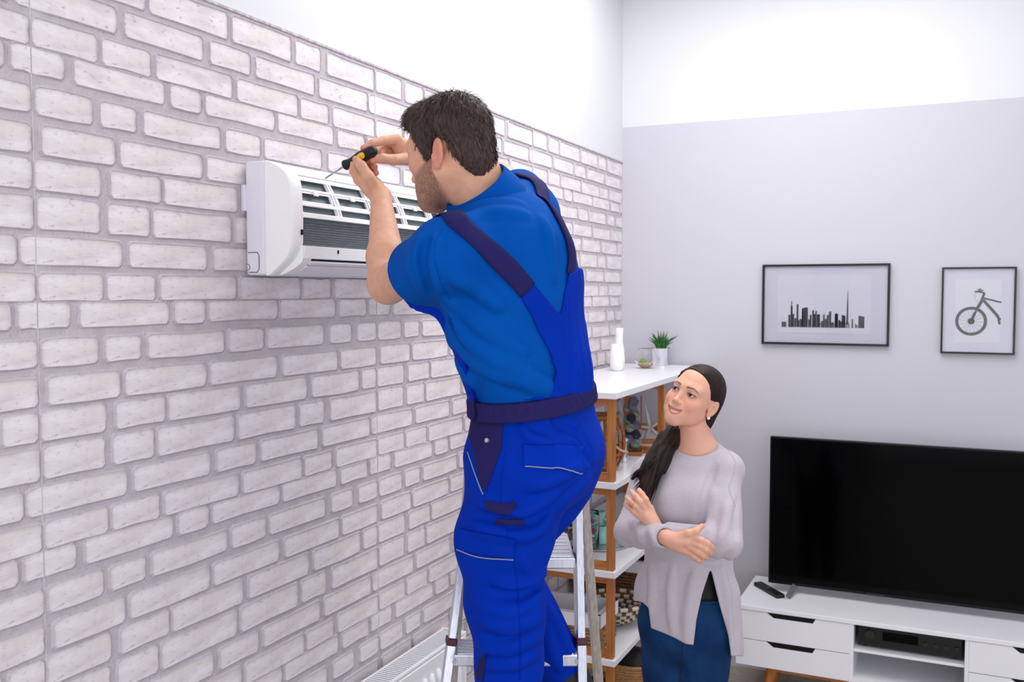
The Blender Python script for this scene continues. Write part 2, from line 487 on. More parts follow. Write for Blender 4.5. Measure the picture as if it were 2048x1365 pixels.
# ================================================================== air conditioner on the brick wall
AY0, AY1, AZ0, AZ1 = 1.86, 2.72, 1.942, 2.222
ac = thing('air_conditioner', 'white wall mounted air conditioner with its front cover off, on the brick wall', 'air conditioner', (0, (AY0 + AY1) / 2, AZ0))
PZ = [1.940, 1.950, 1.968, 1.980, 2.016, 2.078, 2.093, 2.120, 2.150, 2.178, 2.195, 2.212]
PX = [0.085, 0.115, 0.146, 0.156, 0.157, 0.151, 0.147, 0.138, 0.125, 0.110, 0.096, 0.075]
def gx(Z): return float(np.interp(Z, PZ, PX))
def gp(Y, Z, out=0.0): return np.array([gx(Z) + out, Y, Z])
MB().box((0.008, AY0, AZ0), (0.068, AY1, AZ1)).build('back_case', 'plastic_lilac', ac, bevel=0.008, seg=3)
CAP = [(0.070, 2.222), (0.085, 2.219), (0.104, 2.211), (0.122, 2.201), (0.136, 2.190), (0.146, 2.175), (0.151, 2.155), (0.154, 2.085), (0.153, 2.025), (0.149, 2.004), (0.139, 1.986), (0.122, 1.970), (0.102, 1.955), (0.088, 1.945), (0.078, 1.940), (0.070, 1.940)]
def end_cap(y0, y1, yin):
    m = MB(); n = len(CAP)
    rings = []
    for (y, s) in ((y0, 0.93), (y0 + (y1 - y0) * 0.12, 0.975), (y0 + (y1 - y0) * 0.4, 1.0), (y1, 0.995)):
        rings.append([(0.066 + (x - 0.066) * s, y, 2.08 + (z - 2.08) * (0.985 if s < 0.95 else 1)) for x, z in CAP])
    vs = [p for r in rings for p in r]; fs = []
    for i in range(3):
        for k in range(n):
            k2 = (k + 1) % n
            fs.append((i * n + k, i * n + k2, (i + 1) * n + k2, (i + 1) * n + k))
    fs += [tuple(range(n)), tuple(range(3 * n, 4 * n))[::-1]]
    m.add(vs, fs)
    return m
end_cap(AY0 + 0.001, AY0 + 0.04, 1).build('end_cap', 'plastic_white', ac, autosmooth=True)
end_cap(AY1 - 0.001, AY1 - 0.04, 1).build('end_cap', 'plastic_white', ac, autosmooth=True)
# little square hole and side hatch outline
MB().box((0.1525, AY0 + 0.030, 2.040), (0.1562, AY0 + 0.036, 2.053)).build('clip_hole', 'black', ac)
hatch = MB()
hp = [(0.016, 1.998), (0.044, 1.998), (0.050, 1.990), (0.050, 1.958), (0.044, 1.949), (0.018, 1.949)]
hatch.tube([(x, AY0 - 0.0006, z) for x, z in hp], 0.0011, 5)
hatch.build('hatch_outline', 'line_grey', ac)
MB().tube([(0.012 + 0.009 * math.cos(t), AY0 - 0.0004, 1.962 + 0.008 * math.sin(t)) for t in np.linspace(-1.5, 1.5, 8)], 0.0008, 5).build('screw_cover', 'line_grey', ac)
# wall plate peeking out behind
MB().box((0.0, AY0 - 0.006, 2.10), (0.012, AY0 + 0.02, 2.165)).build('mounting_plate', 'plastic_lilac', ac, bevel=0.003)
Yi0, Yi1 = AY0 + 0.038, AY1 - 0.038
def sheet(zs, y0, y1, out, thick):
    m = MB(); a = [gp(y0, z, out) for z in zs]; b = [gp(y1, z, out) for z in zs]
    a2 = [p - np.array([thick, 0, 0]) for p in a]; b2 = [p - np.array([thick, 0, 0]) for p in b]
    n = len(zs); vs = a + b + a2 + b2; fs = []
    for i in range(n - 1):
        fs += [(i, i + 1, n + i + 1, n + i), (2 * n + i, 3 * n + i, 3 * n + i + 1, 2 * n + i + 1), (i, 2 * n + i, 2 * n + i + 1, i + 1), (n + i, n + i + 1, 3 * n + i + 1, 3 * n + i)]
    fs += [(0, n, 3 * n, 2 * n), (n - 1, 3 * n - 1, 4 * n - 1, 2 * n - 1)]
    return m.add(vs, fs)
# top cover
top = MB()
tp = [(0.058, 2.2215), (0.075, 2.2195), (0.088, 2.212), (0.096, 2.204), (0.100, 2.195)]
vs = [(x, y, z) for y in (Yi0, Yi1) for x, z in tp]
top.add(vs + [(x - 0.004, y, z - 0.008) for x, y, z in vs], [(i, i + 1, 5 + i + 1, 5 + i) for i in range(4)] + [(10 + i, 15 + i, 16 + i, 11 + i) for i in range(4)] + [(4, 14, 19, 9), (0, 5, 15, 10)])
top.build('top_cover', 'plastic_white2', ac, smooth=False)
# heat exchanger behind the grid
ex = sheet([2.006, 2.084, 2.096, 2.122, 2.153, 2.181, 2.195], Yi0, Yi1, -0.015, 0.006)
ex.build('heat_exchanger', 'fin', ac)
fin = MB()
for k in range(9):
    z = 2.022 + k * 0.0062
    fin.box((gx(z) - 0.0155, Yi0, z), (gx(z) - 0.0140, Yi1, z + 0.0012))
fin.build('exchanger_tubes', 'line_grey', ac)
def rail(z0, z1, name='rail', out=0.0, mt='plastic_white'):
    zs = [z0] + [z for z in PZ if z0 < z < z1] + [z1]
    sheet(zs, Yi0, Yi1, out, 0.012).build(name, mt, ac, bevel=0.0015)
rail(2.181, 2.198, 'top_rail'); rail(2.1525, 2.1590); rail(2.1137, 2.1223); rail(2.0835, 2.0965, 'middle_rail', 0.002)
rail(1.9825, 2.0140, 'lower_rail', 0.001)
BY = [Yi0 + 0.01, 2.067, 2.232, 2.395, 2.557, Yi1 - 0.008]
for i, y in enumerate(BY):
    for dy in ((-0.006, 0.006) if 0 < i < 5 else (0.0,)):
        zs = [2.092, 2.12, 2.153, 2.184]
        sheet(zs, y + dy - 0.0028, y + dy + 0.0028, 0.0005, 0.010).build('upright', 'plastic_white', ac)
for i in range(5):
    a, b = BY[i] + 0.012, BY[i + 1] - 0.012
    if b - a < 0.04: continue
    m = MB()
    for (y0, y1, z0, z1) in ((a, b, 2.1228, 2.1268), (a, b, 2.1472, 2.1522), (a, a + 0.005, 2.1228, 2.1522), (b - 0.005, b, 2.1228, 2.1522)):
        q = sheet([z0, (z0 + z1) / 2, z1], y0, y1, -0.002, 0.006); m.add(q.v, q.f)
    yc = (a + b) / 2
    q = sheet([2.143, 2.149, 2.155], yc - 0.008, yc + 0.008, 0.003, 0.005); m.add(q.v, q.f)
    m.build('filter_frame', 'plastic_white2', ac)
# outlet: slot and louver
MB().box((0.075, Yi0 + 0.03, 1.966), (0.1465, Yi1 - 0.03, 1.9822)).build('outlet_slot', 'black', ac)
def strip(prof, y0, y1, t, name, mt):
    n = len(prof); vs = [(x, y, z) for y in (y0, y1) for x, z in prof]; vs += [(x - t * 0.5, y, z + t) for x, y, z in vs]
    fs = [(i, i + 1, n + i + 1, n + i) for i in range(n - 1)] + [(2 * n + i, 3 * n + i, 3 * n + i + 1, 2 * n + i + 1) for i in range(n - 1)]
    fs += [(0, n, 3 * n, 2 * n), (n - 1, 3 * n - 1, 4 * n - 1, 2 * n - 1)]
    fs += [(i, 2 * n + i, 2 * n + i + 1, i + 1) for i in range(n - 1)] + [(n + i, n + i + 1, 3 * n + i + 1, 3 * n + i) for i in range(n - 1)]
    return MB().add(vs, fs).build(name, mt, ac, autosmooth=True)
strip([(0.153, 1.9735), (0.149, 1.968), (0.128, 1.9565), (0.104, 1.9475)], Yi0 + 0.03, Yi1 - 0.03, 0.004, 'louver', 'plastic_white2')
strip([(0.106, 1.9470), (0.090, 1.9425), (0.066, 1.9405)], Yi0 - 0.002, Yi1 + 0.002, 0.004, 'bottom_panel', 'plastic_white2')
for (y0, y1) in ((Yi0 - 0.004, Yi0 + 0.03), (Yi1 - 0.03, Yi1 + 0.004)):
    MB().prism([(0.1560, 2.012), (0.1568, 1.984), (0.151, 1.972), (0.128, 1.9575), (0.104, 1.9475), (0.072, 1.943), (0.072, 2.012)], (0, y0, 0), UX, UZ, UY, y1 - y0).build('outlet_corner', 'plastic_white', ac)
MB().box((0.1575, 2.035, 1.999), (0.1595, 2.040, 2.008)).build('latch_mark', 'black', ac)

# ================================================================== picture frames
def picture(name, label, x0, x1, z0, z1, bar, paper):
    yb = YB - 0.002; t = 0.02
    r = thing(name, label, 'picture', ((x0 + x1) / 2, yb, z0))
    m = MB(); yf = yb - t
    m.box((x0, yf, z1 - bar), (x1, yb, z1)); m.box((x0, yf, z0), (x1, yb, z0 + bar))
    m.box((x0, yf, z0 + bar), (x0 + bar, yb, z1 - bar)); m.box((x1 - bar, yf, z0 + bar), (x1, yb, z1 - bar))
    m.build('frame', 'frame_black', r)
    MB().box((x0 + bar, yb - 0.009, z0 + bar), (x1 - bar, yb - 0.002, z1 - bar)).build('mat_board', 'mat_board', r)
    px0, px1, pz0, pz1 = paper
    W, H = x1 - x0, z1 - z0
    MB().box((x0 + px0 * W, yb - 0.0102, z0 + pz0 * H), (x0 + px1 * W, yb - 0.009, z0 + pz1 * H)).build('print_sheet', 'print_paper', r)
    MB().box((x0 + bar, yb - 0.0165, z0 + bar), (x1 - bar, yb - 0.0150, z1 - bar)).build('pane', 'pane', r)
    return r, yb - 0.0104
X0, X1, Z0, Z1 = 0.736, 1.325, 1.644, 2.036
pf, yi = picture('picture_frame', 'wide black framed skyline print on the grey wall', X0, X1, Z0, Z1, 0.0105, (0.125, 0.86, 0.145, 0.865))
cx_ = lambda x: X0 + (x - 155) / (1085 - 155) * (X1 - X0)
cz_ = lambda y: Z1 - (y - 172) / (765 - 172) * (Z1 - Z0)
sky_dark = MB(); sky_mid = MB(); sky_light = MB()
rr = random.Random(3)
def bld(m, a, b, t, base=636, cut=0):
    poly = [(cx_(a), cz_(base)), (cx_(b), cz_(base)), (cx_(b), cz_(t + cut)), (cx_(a), cz_(t))]
    m.prism(poly, (0, yi, 0), UX, UZ, (0, -1, 0), 0.0006)
for a, b, t in [(355, 370, 545), (372, 386, 480), (375, 381, 440), (386, 398, 540), (400, 414, 570), (416, 430, 466), (430, 440, 585), (442, 456, 572), (470, 500, 490), (455, 470, 495), (515, 528, 545), (533, 545, 512), (545, 556, 540), (567, 590, 540), (697, 722, 535), (724, 738, 580), (748, 762, 545), (762, 775, 548), (705, 712, 528)]:
    bld(sky_dark, a, b, t, cut=rr.choice([0, 0, 6, -4]))
for a, b, t in [(305, 340, 596), (458, 468, 520), (503, 515, 575), (556, 566, 515), (600, 612, 585), (612, 625, 542), (626, 640, 575), (640, 654, 545), (655, 672, 520), (672, 690, 600), (820, 830, 572), (845, 853, 602), (868, 892, 548), (892, 910, 552), (738, 748, 590)]:
    bld(sky_mid, a, b, t, cut=rr.choice([0, 0, 5, -5]))
sky_mid.prism([(cx_(780), cz_(610)), (cx_(796), cz_(610)), (cx_(793), cz_(470)), (cx_(789.5), cz_(362)), (cx_(787.5), cz_(362)), (cx_(784), cz_(470))], (0, yi, 0), UX, UZ, (0, -1, 0), 0.0006)
for a, b, t in [(776, 800, 600), (800, 806, 610), (690, 698, 605), (590, 600, 600), (853, 866, 615)]: bld(sky_light, a, b, t)
for m_, n_, k_ in ((sky_dark, 'dark_towers', 'ink'), (sky_mid, 'grey_towers', 'ink_grey'), (sky_light, 'pale_towers', 'ink_light')):
    m_.build(n_, k_, pf)['kind'] = 'stuff'
X0, X1, Z0, Z1 = 1.546, 1.850, 1.619, 2.014
pf2, yi = picture('picture_frame', 'small upright black framed bicycle print on the grey wall', X0, X1, Z0, Z1, 0.0085, (0.19, 0.80, 0.13, 0.86))
cx_ = lambda x: X0 + (x - 1450) / (1990 - 1450) * (X1 - X0)
cz_ = lambda y: Z1 - (y - 192) / (824 - 192) * (Z1 - Z0)
sxp = (X1 - X0) / 540.0
bk = MB(); th = MB()
def q3(x, y): return np.array([cx_(x), yi - 0.0004, cz_(y)])
wc = q3(1672, 585); Ro, Ri = 117 * sxp, 93 * sxp
ring = []
for k in range(40):
    a = 2 * math.pi * k / 40
    d = np.array([math.cos(a), 0, math.sin(a)])
    ring += [wc + d * Ro, wc + d * Ri]
bk.add(ring + [p - np.array([0, 0.0005, 0]) for p in ring], [(2 * k, 2 * k + 1, (2 * k + 3) % 80, (2 * k + 2) % 80) for k in range(40)] + [(80 + 2 * k, 80 + (2 * k + 2) % 80, 80 + (2 * k + 3) % 80, 80 + 2 * k + 1) for k in range(40)])
def bar(m, x0, y0, x1, y1, w):
    a, b = q3(x0, y0), q3(x1, y1)
    m.beam(a, b, 0.0006, w * sxp, hint=(0, 1, 0)) if False else m.prism([(0, -w * sxp / 2), (np.linalg.norm(b - a), -w * sxp / 2), (np.linalg.norm(b - a), w * sxp / 2), (0, w * sxp / 2)], a, (b - a) / np.linalg.norm(b - a), np.cross((b - a) / np.linalg.norm(b - a), UY), -UY, 0.0006)
for args in [(1672, 588, 1700, 520, 22), (1700, 525, 1716, 488, 14), (1716, 490, 1744, 440, 24), (1740, 445, 1764, 380, 18), (1766, 378, 1700, 368, 12), (1692, 372, 1756, 360, 9), (1715, 356, 1740, 352, 10), (1756, 416, 1886, 448, 13), (1756, 430, 1868, 552, 22), (1858, 548, 1884, 572, 18), (1868, 560, 1878, 606, 16)]:
    bar(bk, *args)
bk.lathe([(26 * sxp, 0), (26 * sxp, 0.0006)], wc, 18, R=np.array([[1, 0, 0], [0, 0, -1], [0, 1, 0]]))
for k in range(16):
    a = 2 * math.pi * k / 16 + 0.1
    bar(th, 1672, 585, 1672 + 95 * math.cos(a), 585 + 95 * math.sin(a), 2)
th.tube([q3(1700, 378), q3(1694, 400), q3(1700, 425), q3(1712, 445)], 0.0006, 4)
bk.build('bicycle_print', 'ink', pf2); th.build('wheel_spokes', 'ink_light', pf2)

# ================================================================== television cabinet
CF, CB, CXL, CXR, CT, CBOT = 4.27, 4.745, 0.731, 2.55, 0.49, 0.215
cab = thing('tv_cabinet', 'long low white television cabinet with black cut handles', 'cabinet', ((CXL + CXR) / 2, (CF + CB) / 2, 0))
MB().box((CXL, CF - 0.004, CT - 0.02), (CXR, CB, CT)).build('top_board', 'cabinet_white', cab, bevel=0.002)
cb = MB()
dx1 = onY(1699, 1290, CF)[0]; dx2 = onY(1938, 1320, CF)[0]
cb.box((CXL + 0.002, CF + 0.02, CBOT), (CXR - 0.002, CB, CBOT + 0.018)); cb.box((CXL + 0.002, CB - 0.015, CBOT), (CXR - 0.002, CB, CT - 0.02))
for x in (CXL + 0.002, dx1, dx2 - 0.016, CXR - 0.018): cb.box((x, CF + 0.002 if x in (dx1, dx2 - 0.016) else CF + 0.02, CBOT + 0.018), (x + 0.016, CB - 0.015, CT - 0.02))
cb.build('carcass', 'cabinet_white', cab, bevel=0.001)
zsh = onY(1700, 1299, CF)[2]
MB().box((dx1 + 0.016, CF + 0.012, zsh - 0.012), (dx2 - 0.016, CB - 0.016, zsh)).build('bay_shelf', 'cabinet_white', cab, bevel=0.001)
MB().box((dx1 + 0.0, CF, CBOT), (dx2, CF + 0.02, CBOT + 0.018)).build('bay_floor', 'cabinet_white', cab)
def drawer(x0, x1, z0, z1, hx0, hx1):
    d = MB()
    hz = z1 - 0.022
    poly = [(x0, z0), (x1, z0), (x1, z1), (hx1, z1), (hx1 - 0.012, hz), (hx0 + 0.03, hz), (hx0, z1), (x0, z1)]
    d.prism(poly, (0, CF + 0.018, 0), UX, UZ, (0, -1, 0), 0.018)
    o = d.build('drawer_front', 'cabinet_white', cab, bevel=0.0012)
    MB().prism([(hx0 - 0.002, z1 - 0.0005), (hx0 + 0.028, hz - 0.002), (hx1 - 0.01, hz - 0.002), (hx1 + 0.002, z1 - 0.0005)], (0, CF + 0.0185, 0), UX, UZ, (0, -1, 0), 0.012).build('handle_recess', 'black', o)
zm = 0.336
for (x0, x1) in ((CXL + 0.003, dx1 - 0.0), (dx2 + 0.0, CXR - 0.003)):
    hx0 = x0 + 0.135 if x0 < 1 else x0 + 0.155
    drawer(x0, x1, zm + 0.002, CT - 0.022, hx0, hx0 + 0.21)
    drawer(x0, x1, CBOT + 0.001, zm - 0.001, hx0, hx0 + 0.21)
for (x, y) in ((CXL + 0.16, CF + 0.07), (CXR - 0.16, CF + 0.07), (CXL + 0.16, CB - 0.07), (CXR - 0.16, CB - 0.07), (1.6, CF + 0.07)):
    sx = -0.05 if x < 1.2 else (0.05 if x > 2 else 0)
    MB().tube([(x, y, CBOT), (x + sx, y, 0.0)], [0.026, 0.016], 14).build('leg', 'wood_orange', cab, autosmooth=True)
MB().box((CXL + 0.14, CF + 0.05, CBOT - 0.03), (CXR - 0.14, CF + 0.09, CBOT)).build('under_rail', 'wood_orange_h', cab)

# receiver in the open bay
rx0, rx1, rz = dx1 + 0.03, dx2 - 0.024, zsh + 0.001
rc = thing('receiver', 'flat black receiver box on the bay shelf of the white cabinet', 'receiver', ((rx0 + rx1) / 2, CF + 0.2, rz))
MB().box((rx0, CF + 0.05, rz + 0.008), (rx1, CF + 0.33, rz + 0.098)).build('body', 'receiver', rc, bevel=0.003)
for x in (rx0 + 0.03, rx1 - 0.03):
    for y in (CF + 0.08, CF + 0.29): MB().cyl((x, y, rz), (x, y, rz + 0.009), 0.012).build('foot', 'black', rc)
MB().box((rx0 + 0.10, CF + 0.048, rz + 0.04), (rx0 + 0.24, CF + 0.052, rz + 0.078)).build('display', 'tv_screen', rc)
for i, x in enumerate((rx0 + 0.05,)): MB().cyl((x, CF + 0.038, rz + 0.06), (x, CF + 0.051, rz + 0.06), 0.02).build('volume_knob', 'receiver_knob', rc)
for i in range(4):
    x = rx0 + 0.27 + i * 0.04
    MB().cyl((x, CF + 0.042, rz + 0.05), (x, CF + 0.051, rz + 0.05), 0.008).build('knob', 'receiver_knob', rc)

# ================================================================== television
tvx0, tvx1, tvz0, tvz1, tvy = 0.830, 2.062, 0.527, 1.224, 4.53
tv = thing('television', 'large flat black television standing on the white cabinet', 'television', ((tvx0 + tvx1) / 2, tvy, CT))
MB().box((tvx0, tvy, tvz0), (tvx1, tvy + 0.03, tvz1)).build('housing', 'tv_bezel', tv, bevel=0.003)
MB().box((tvx0 + 0.1, tvy + 0.028, tvz0 + 0.06), (tvx1 - 0.1, tvy + 0.06, tvz0 + 0.42)).build('back_box', 'tv_bezel', tv, bevel=0.006)
MB().box((tvx0 + 0.007, tvy - 0.0015, tvz0 + 0.014), (tvx1 - 0.007, tvy + 0.003, tvz1 - 0.007)).build('screen', 'tv_screen', tv)
MB().box((1.27, tvy - 0.004, tvz0 + 0.001), (1.34, tvy + 0.001, tvz0 + 0.010)).build('sensor_bar', 'receiver_knob', tv)
for x, s in ((0.953, -1), (1.94, 1)):
    f = MB()
    for dy in (-1, 1):
        f.prism([(0, 0), (0.03, 0), (0.03, 0.0), (0.022, 0.004), (0.004, 0.004)], (0, 0, 0), UX, UY, UZ, 0.0) if False else None
        f.beam((x, tvy + 0.014 + dy * 0.005, tvz0 + 0.004), (x + s * 0.02, tvy + 0.014 + dy * 0.115, CT + 0.004), 0.024, 0.007, hint=(0, 1, 0))
    f.build('foot', 'silver', tv, bevel=0.001)

# remote control
pa, pb = onZ(1515, 1171, CT), onZ(1562, 1198, CT)
rm = thing('remote_control', 'slim black remote control lying on the cabinet beside the television', 'remote control', (pa + pb) / 2)
ex_ = (pb - pa); Lr = np.linalg.norm(ex_); ex_ /= Lr; ey_ = np.cross(UZ, ex_)
m = MB(); m.prism([(0.004, -0.022), (Lr - 0.004, -0.022), (Lr, -0.016), (Lr, 0.016), (Lr - 0.004, 0.022), (0.004, 0.022), (0, 0.016), (0, -0.016)], pa + UZ * 0.0005, ex_, ey_, UZ, 0.017)
m.build('case', 'remote_black', rm, bevel=0.003)
for i in range(5):
    for j in (-1, 0, 1):
        c = pa + ex_ * (0.03 + i * 0.022) + ey_ * j * 0.011 + UZ * 0.0172
        MB().cyl(c, c + UZ * 0.0016, 0.0035, n=8).build('button', 'marker' if (i, j) == (3, 0) else 'receiver_knob', rm)

# ================================================================== shelf unit
SX0, SX1, SY0, SY1 = 0.035, 0.47, 3.345, 4.775
SZ = [1.526, 1.187, 0.849, 0.511, 0.172]
sh = thing('shelf_unit', 'open shelf unit of brown wooden frames and white boards against the brick wall', 'shelf', ((SX0 + SX1) / 2, (SY0 + SY1) / 2, 0))
TB = 0.024; PW_ = 0.028
for i, z in enumerate(SZ):
    MB().box((SX0, SY0, z - TB), (SX1, SY1, z)).build('board', 'cabinet_white', sh, bevel=0.0015)
    zlo = (SZ[i + 1] if i < 4 else 0.0); zhi = z - TB
    for y in (SY0 + 0.012, 4.03, SY1 - 0.055):
        for x in (SX0 + 0.012, SX1 - 0.012 - PW_):
            MB().box((x, y, zlo), (x + PW_, y + PW_, zhi)).build('post', 'wood_orange', sh, bevel=0.001)
        MB().box((SX0 + 0.012 + PW_, y + 0.002, zhi - 0.026), (SX1 - 0.012 - PW_, y + PW_ - 0.002, zhi)).build('rail', 'wood_orange_h', sh)
        if i < 4: MB().box((SX0 + 0.012 + PW_, y + 0.002, zlo), (SX1 - 0.012 - PW_, y + PW_ - 0.002, zlo + 0.03)).build('rail', 'wood_orange_h', sh)

# ---- on top: vase, globe terrarium, aloe pot
vb = onZ(1237, 742, SZ[0])
vase = thing('vase', 'tall white ceramic vase of two joined gourd shapes on the shelf top', 'vase', vb)
def vlathe(prof, c, lean):
    m = MB(); n = 24; vs = []; fs = []
    for i, (r, z) in enumerate(prof):
        for k in range(n):
            a = 2 * math.pi * k / n; vs.append((c[0] + lean[0] * z + r * math.cos(a), c[1] + lean[1] * z + r * math.sin(a), c[2] + z))
    for i in range(len(prof) - 1):
        for k in range(n):
            k2 = (k + 1) % n; fs.append((i * n + k, i * n + k2, (i + 1) * n + k2, (i + 1) * n + k))
    fs.append(tuple(range(n))[::-1]); fs.append(tuple((len(prof) - 1) * n + k for k in range(n)))
    return m.add(vs, fs)
Lc = _rt * 1.0
c1 = vb + Lc * -0.006 + UZ * 0.0005
vlathe([(0.024, 0), (0.031, 0.012), (0.033, 0.04), (0.029, 0.075), (0.022, 0.105), (0.018, 0.122), (0.016, 0.128), (0.011, 0.126), (0.011, 0.10)], c1, (-0.10 * _rt[0], -0.10 * _rt[1])).build('front_gourd', 'ceramic_white', vase, smooth=True)
c2 = vb + Lc * 0.004 + np.array([-0.42, 0.9, 0]) * 0.045
c2[2] = SZ[0] + 0.0005
vlathe([(0.022, 0), (0.029, 0.015), (0.031, 0.05), (0.026, 0.10), (0.019, 0.135), (0.019, 0.17), (0.0195, 0.195), (0.017, 0.202), (0.012, 0.199), (0.011, 0.17)], c2, (0.02 * _rt[0], 0.02 * _rt[1])).build('rear_gourd', 'ceramic_white', vase, smooth=True)
gb = onZ(1291, 737, SZ[0])
gt = thing('terrarium', 'round glass globe terrarium with a succulent on tan pebbles', 'terrarium', gb)
R_ = 0.055
pr = [(0.018, 0.0008)] + [(R_ * math.sin(t), R_ * 0.96 - R_ * math.cos(t) * 0.96) for t in np.linspace(0.5, 2.55, 12)]
pr2 = [(r - 0.0025, z + 0.001) for r, z in pr[::-1]]
MB().lathe(pr + pr2, gb, 28).build('globe', 'glass', gt, smooth=True)
MB().lathe([(0.017, 0.006), (0.034, 0.012), (0.040, 0.022), (0.033, 0.028), (0.012, 0.030)], gb, 18).build('pebbles', 'pebbles', gt, smooth=True)
for k in range(13):
    a = k * 2.4; t = 0.3 + 0.05 * k
    c = gb + np.array([0.010 * math.cos(a) * (k / 8), 0.010 * math.sin(a) * (k / 8), 0.045 - k * 0.001]) + _rt * -0.012
    MB().ball(c, (0.005, 0.010, 0.008), 8, 6, rot_z(a)).build('leaf', 'succulent', gt, smooth=True)
pb_ = onZ(1321, 731, SZ[0])
pot = thing('potted_plant', 'spiky green aloe plant in a mirrored metal pot on the shelf top', 'plant', pb_)
MB().lathe([(0.040, 0.0008), (0.043, 0.03), (0.048, 0.088), (0.051, 0.09), (0.048, 0.088), (0.044, 0.075), (0.0, 0.074)], pb_, 28, close=False).build('pot', 'mirror_metal', pot, smooth=True)
MB().lathe([(0.0, 0.070), (0.045, 0.076), (0.0, 0.079)], pb_, 18, close=False).build('soil', 'soil', pot, smooth=True)
rr = random.Random(11)
for k in range(34):
    a = rr.uniform(0, 6.28); sp = rr.uniform(0.008, 0.062); h = rr.uniform(0.06, 0.105) * (1.05 - sp * 5)
    h = max(h, 0.045)
    b0 = pb_ + np.array([0.3 * sp * math.cos(a), 0.3 * sp * math.sin(a), 0.078])
    pts = [b0, b0 + np.array([0.35 * sp * math.cos(a), 0.35 * sp * math.sin(a), h * 0.55]), b0 + np.array([sp * 1.15 * math.cos(a), sp * 1.15 * math.sin(a), h])]
    MB().tube(catmull(pts, 4), [0.0070, 0.0078, 0.0082, 0.0078, 0.0068, 0.0056, 0.0042, 0.0026, 0.0008], 6, squash=0.55).build('leaf', 'leaf', pot, smooth=True)

# ---- first tier
Z1_ = SZ[1]
bb = onZ(1203, 939, Z1_)
bowl = thing('wooden_lantern', 'round brown bentwood basket lantern with a rope handle on the upper shelf', 'basket', bb)
rp = [(0.060, 0.012), (0.085, 0.05), (0.094, 0.10), (0.090, 0.15), (0.072, 0.20), (0.062, 0.215)]
MB().lathe([(0.058, 0.001), (0.062, 0.014), (0.0, 0.014)], bb, 24, close=False).build('base', 'bamboo_dark', bowl)
for k in range(18):
    a = 2 * math.pi * k / 18
    MB().tube([bb + np.array([r * math.cos(a), r * math.sin(a), z]) for r, z in rp], 0.0068, 6, squash=0.6).build('slat', 'bamboo_dark', bowl, smooth=True)
for (r, z, t) in ((0.063, 0.215, 0.010), (0.092, 0.07, 0.006), (0.066, 0.02, 0.008)):
    MB().tube([bb + np.array([r * math.cos(a), r * math.sin(a), z]) for a in np.linspace(0, 6.2832, 33)], t, 8, caps=False).build('hoop', 'bamboo_dark', bowl, smooth=True)
MB().tube(catmull([bb + _rt * 0.035 + np.array([0.35, -0.8, 0]) * 0.085 + UZ * 0.115, bb + _rt * 0.075 + np.array([0.35, -0.8, 0]) * 0.07 + UZ * 0.085, bb + _rt * 0.10 + np.array([0.35, -0.8, 0]) * 0.03 + UZ * 0.075], 5), 0.006, 6).build('rope_handle', 'rope', bowl, smooth=True)
sb = onZ(1262, 908, Z1_)
slab = tag(MB().box((-0.052, -0.06, 0.0005), (0.052, 0.06, 0.016), rot_z(0.2), sb).build('wooden_coaster', 'wood_orange_h', bevel=0.001), 'small square wooden slab under the glass jar of balls', 'coaster')
jb = sb + UZ * 0.0168
jar = thing('glass_jar', 'tall square glass vase filled with rattan balls on the shelf', 'vase', jb)
jo = MB()
hw, hj, tk = 0.043, 0.245, 0.003
sq = [(-1, -1), (1, -1), (1, 1), (-1, 1)]
Rj = rot_z(0.35)
for (dx, dy) in ((0, -1), (0, 1), (-1, 0), (1, 0)):
    lo = (-hw, dy * hw - tk / 2, 0) if dx == 0 else (dx * hw - tk / 2, -hw, 0)
    hi = (hw, dy * hw + tk / 2, hj) if dx == 0 else (dx * hw + tk / 2, hw, hj)
    jo.box(lo, hi, Rj, jb)
jo.box((-hw, -hw, 0), (hw, hw, 0.006), Rj, jb)
jo.build('glass_body', 'glass', jar)
rr = random.Random(4)
BALLS = [(0.4, 'ball_mint'), (-0.5, 'ball_lilac'), (0.1, 'ball_lilac'), (-0.4, 'ball_navy'), (0.5, 'ball_navy'), (-0.45, 'ball_mint'), (0.35, 'ball_lilac'), (0.2, 'ball_mint'), (-0.5, 'ball_navy'), (0.5, 'ball_straw'), (-0.25, 'ball_straw'), (0.5, 'ball_lilac'), (-0.5, 'ball_lilac')]
levels = [0.030, 0.034, 0.050, 0.068, 0.076, 0.100, 0.110, 0.132, 0.146, 0.162, 0.182, 0.196, 0.214]
ORD = ['first', 'second', 'third', 'fourth', 'fifth', 'sixth', 'seventh', 'eighth', 'ninth', 'tenth', 'eleventh', 'twelfth', 'thirteenth']
bnames = {'ball_mint': 'mint green', 'ball_lilac': 'lilac grey', 'ball_navy': 'dark navy', 'ball_straw': 'straw coloured'}
for i, (s_, mt) in enumerate(BALLS):
    r = 0.0195 if i % 3 else 0.0225
    ang = i * 2.2
    c = jb + np.array([0.018 * math.cos(ang), 0.018 * math.sin(ang), levels[i]])
    b = thing('rattan_ball', bnames[mt] + ' rattan ball, ' + ORD[i] + ' from the bottom of the square glass vase', 'ball', c, 'rattan balls in the glass vase')
    MB().ball(c, r, 12, 8).build('core', mt, b, smooth=True)
    st = MB()
    for q in range(5):
        Rq = frame((rr.uniform(-1, 1), rr.uniform(-1, 1), rr.uniform(-1, 1)))
        st.tube([c + Rq @ np.array([math.cos(t), math.sin(t), 0.15 * math.sin(2 * t)]) * (r * 1.02) for t in np.linspace(0, 6.2832, 17)], 0.0016, 4, caps=False)
    st.build('winding', 'ball_straw' if i % 4 == 1 else mt, b, smooth=True)
sf = onZ(1299, 887, Z1_)
stf = thing('starfish', 'pale dried starfish ornament on a small wooden stand behind the glass vase', 'ornament', sf)
Fv = np.array([0.42, -0.9, 0]); Rv = _rt
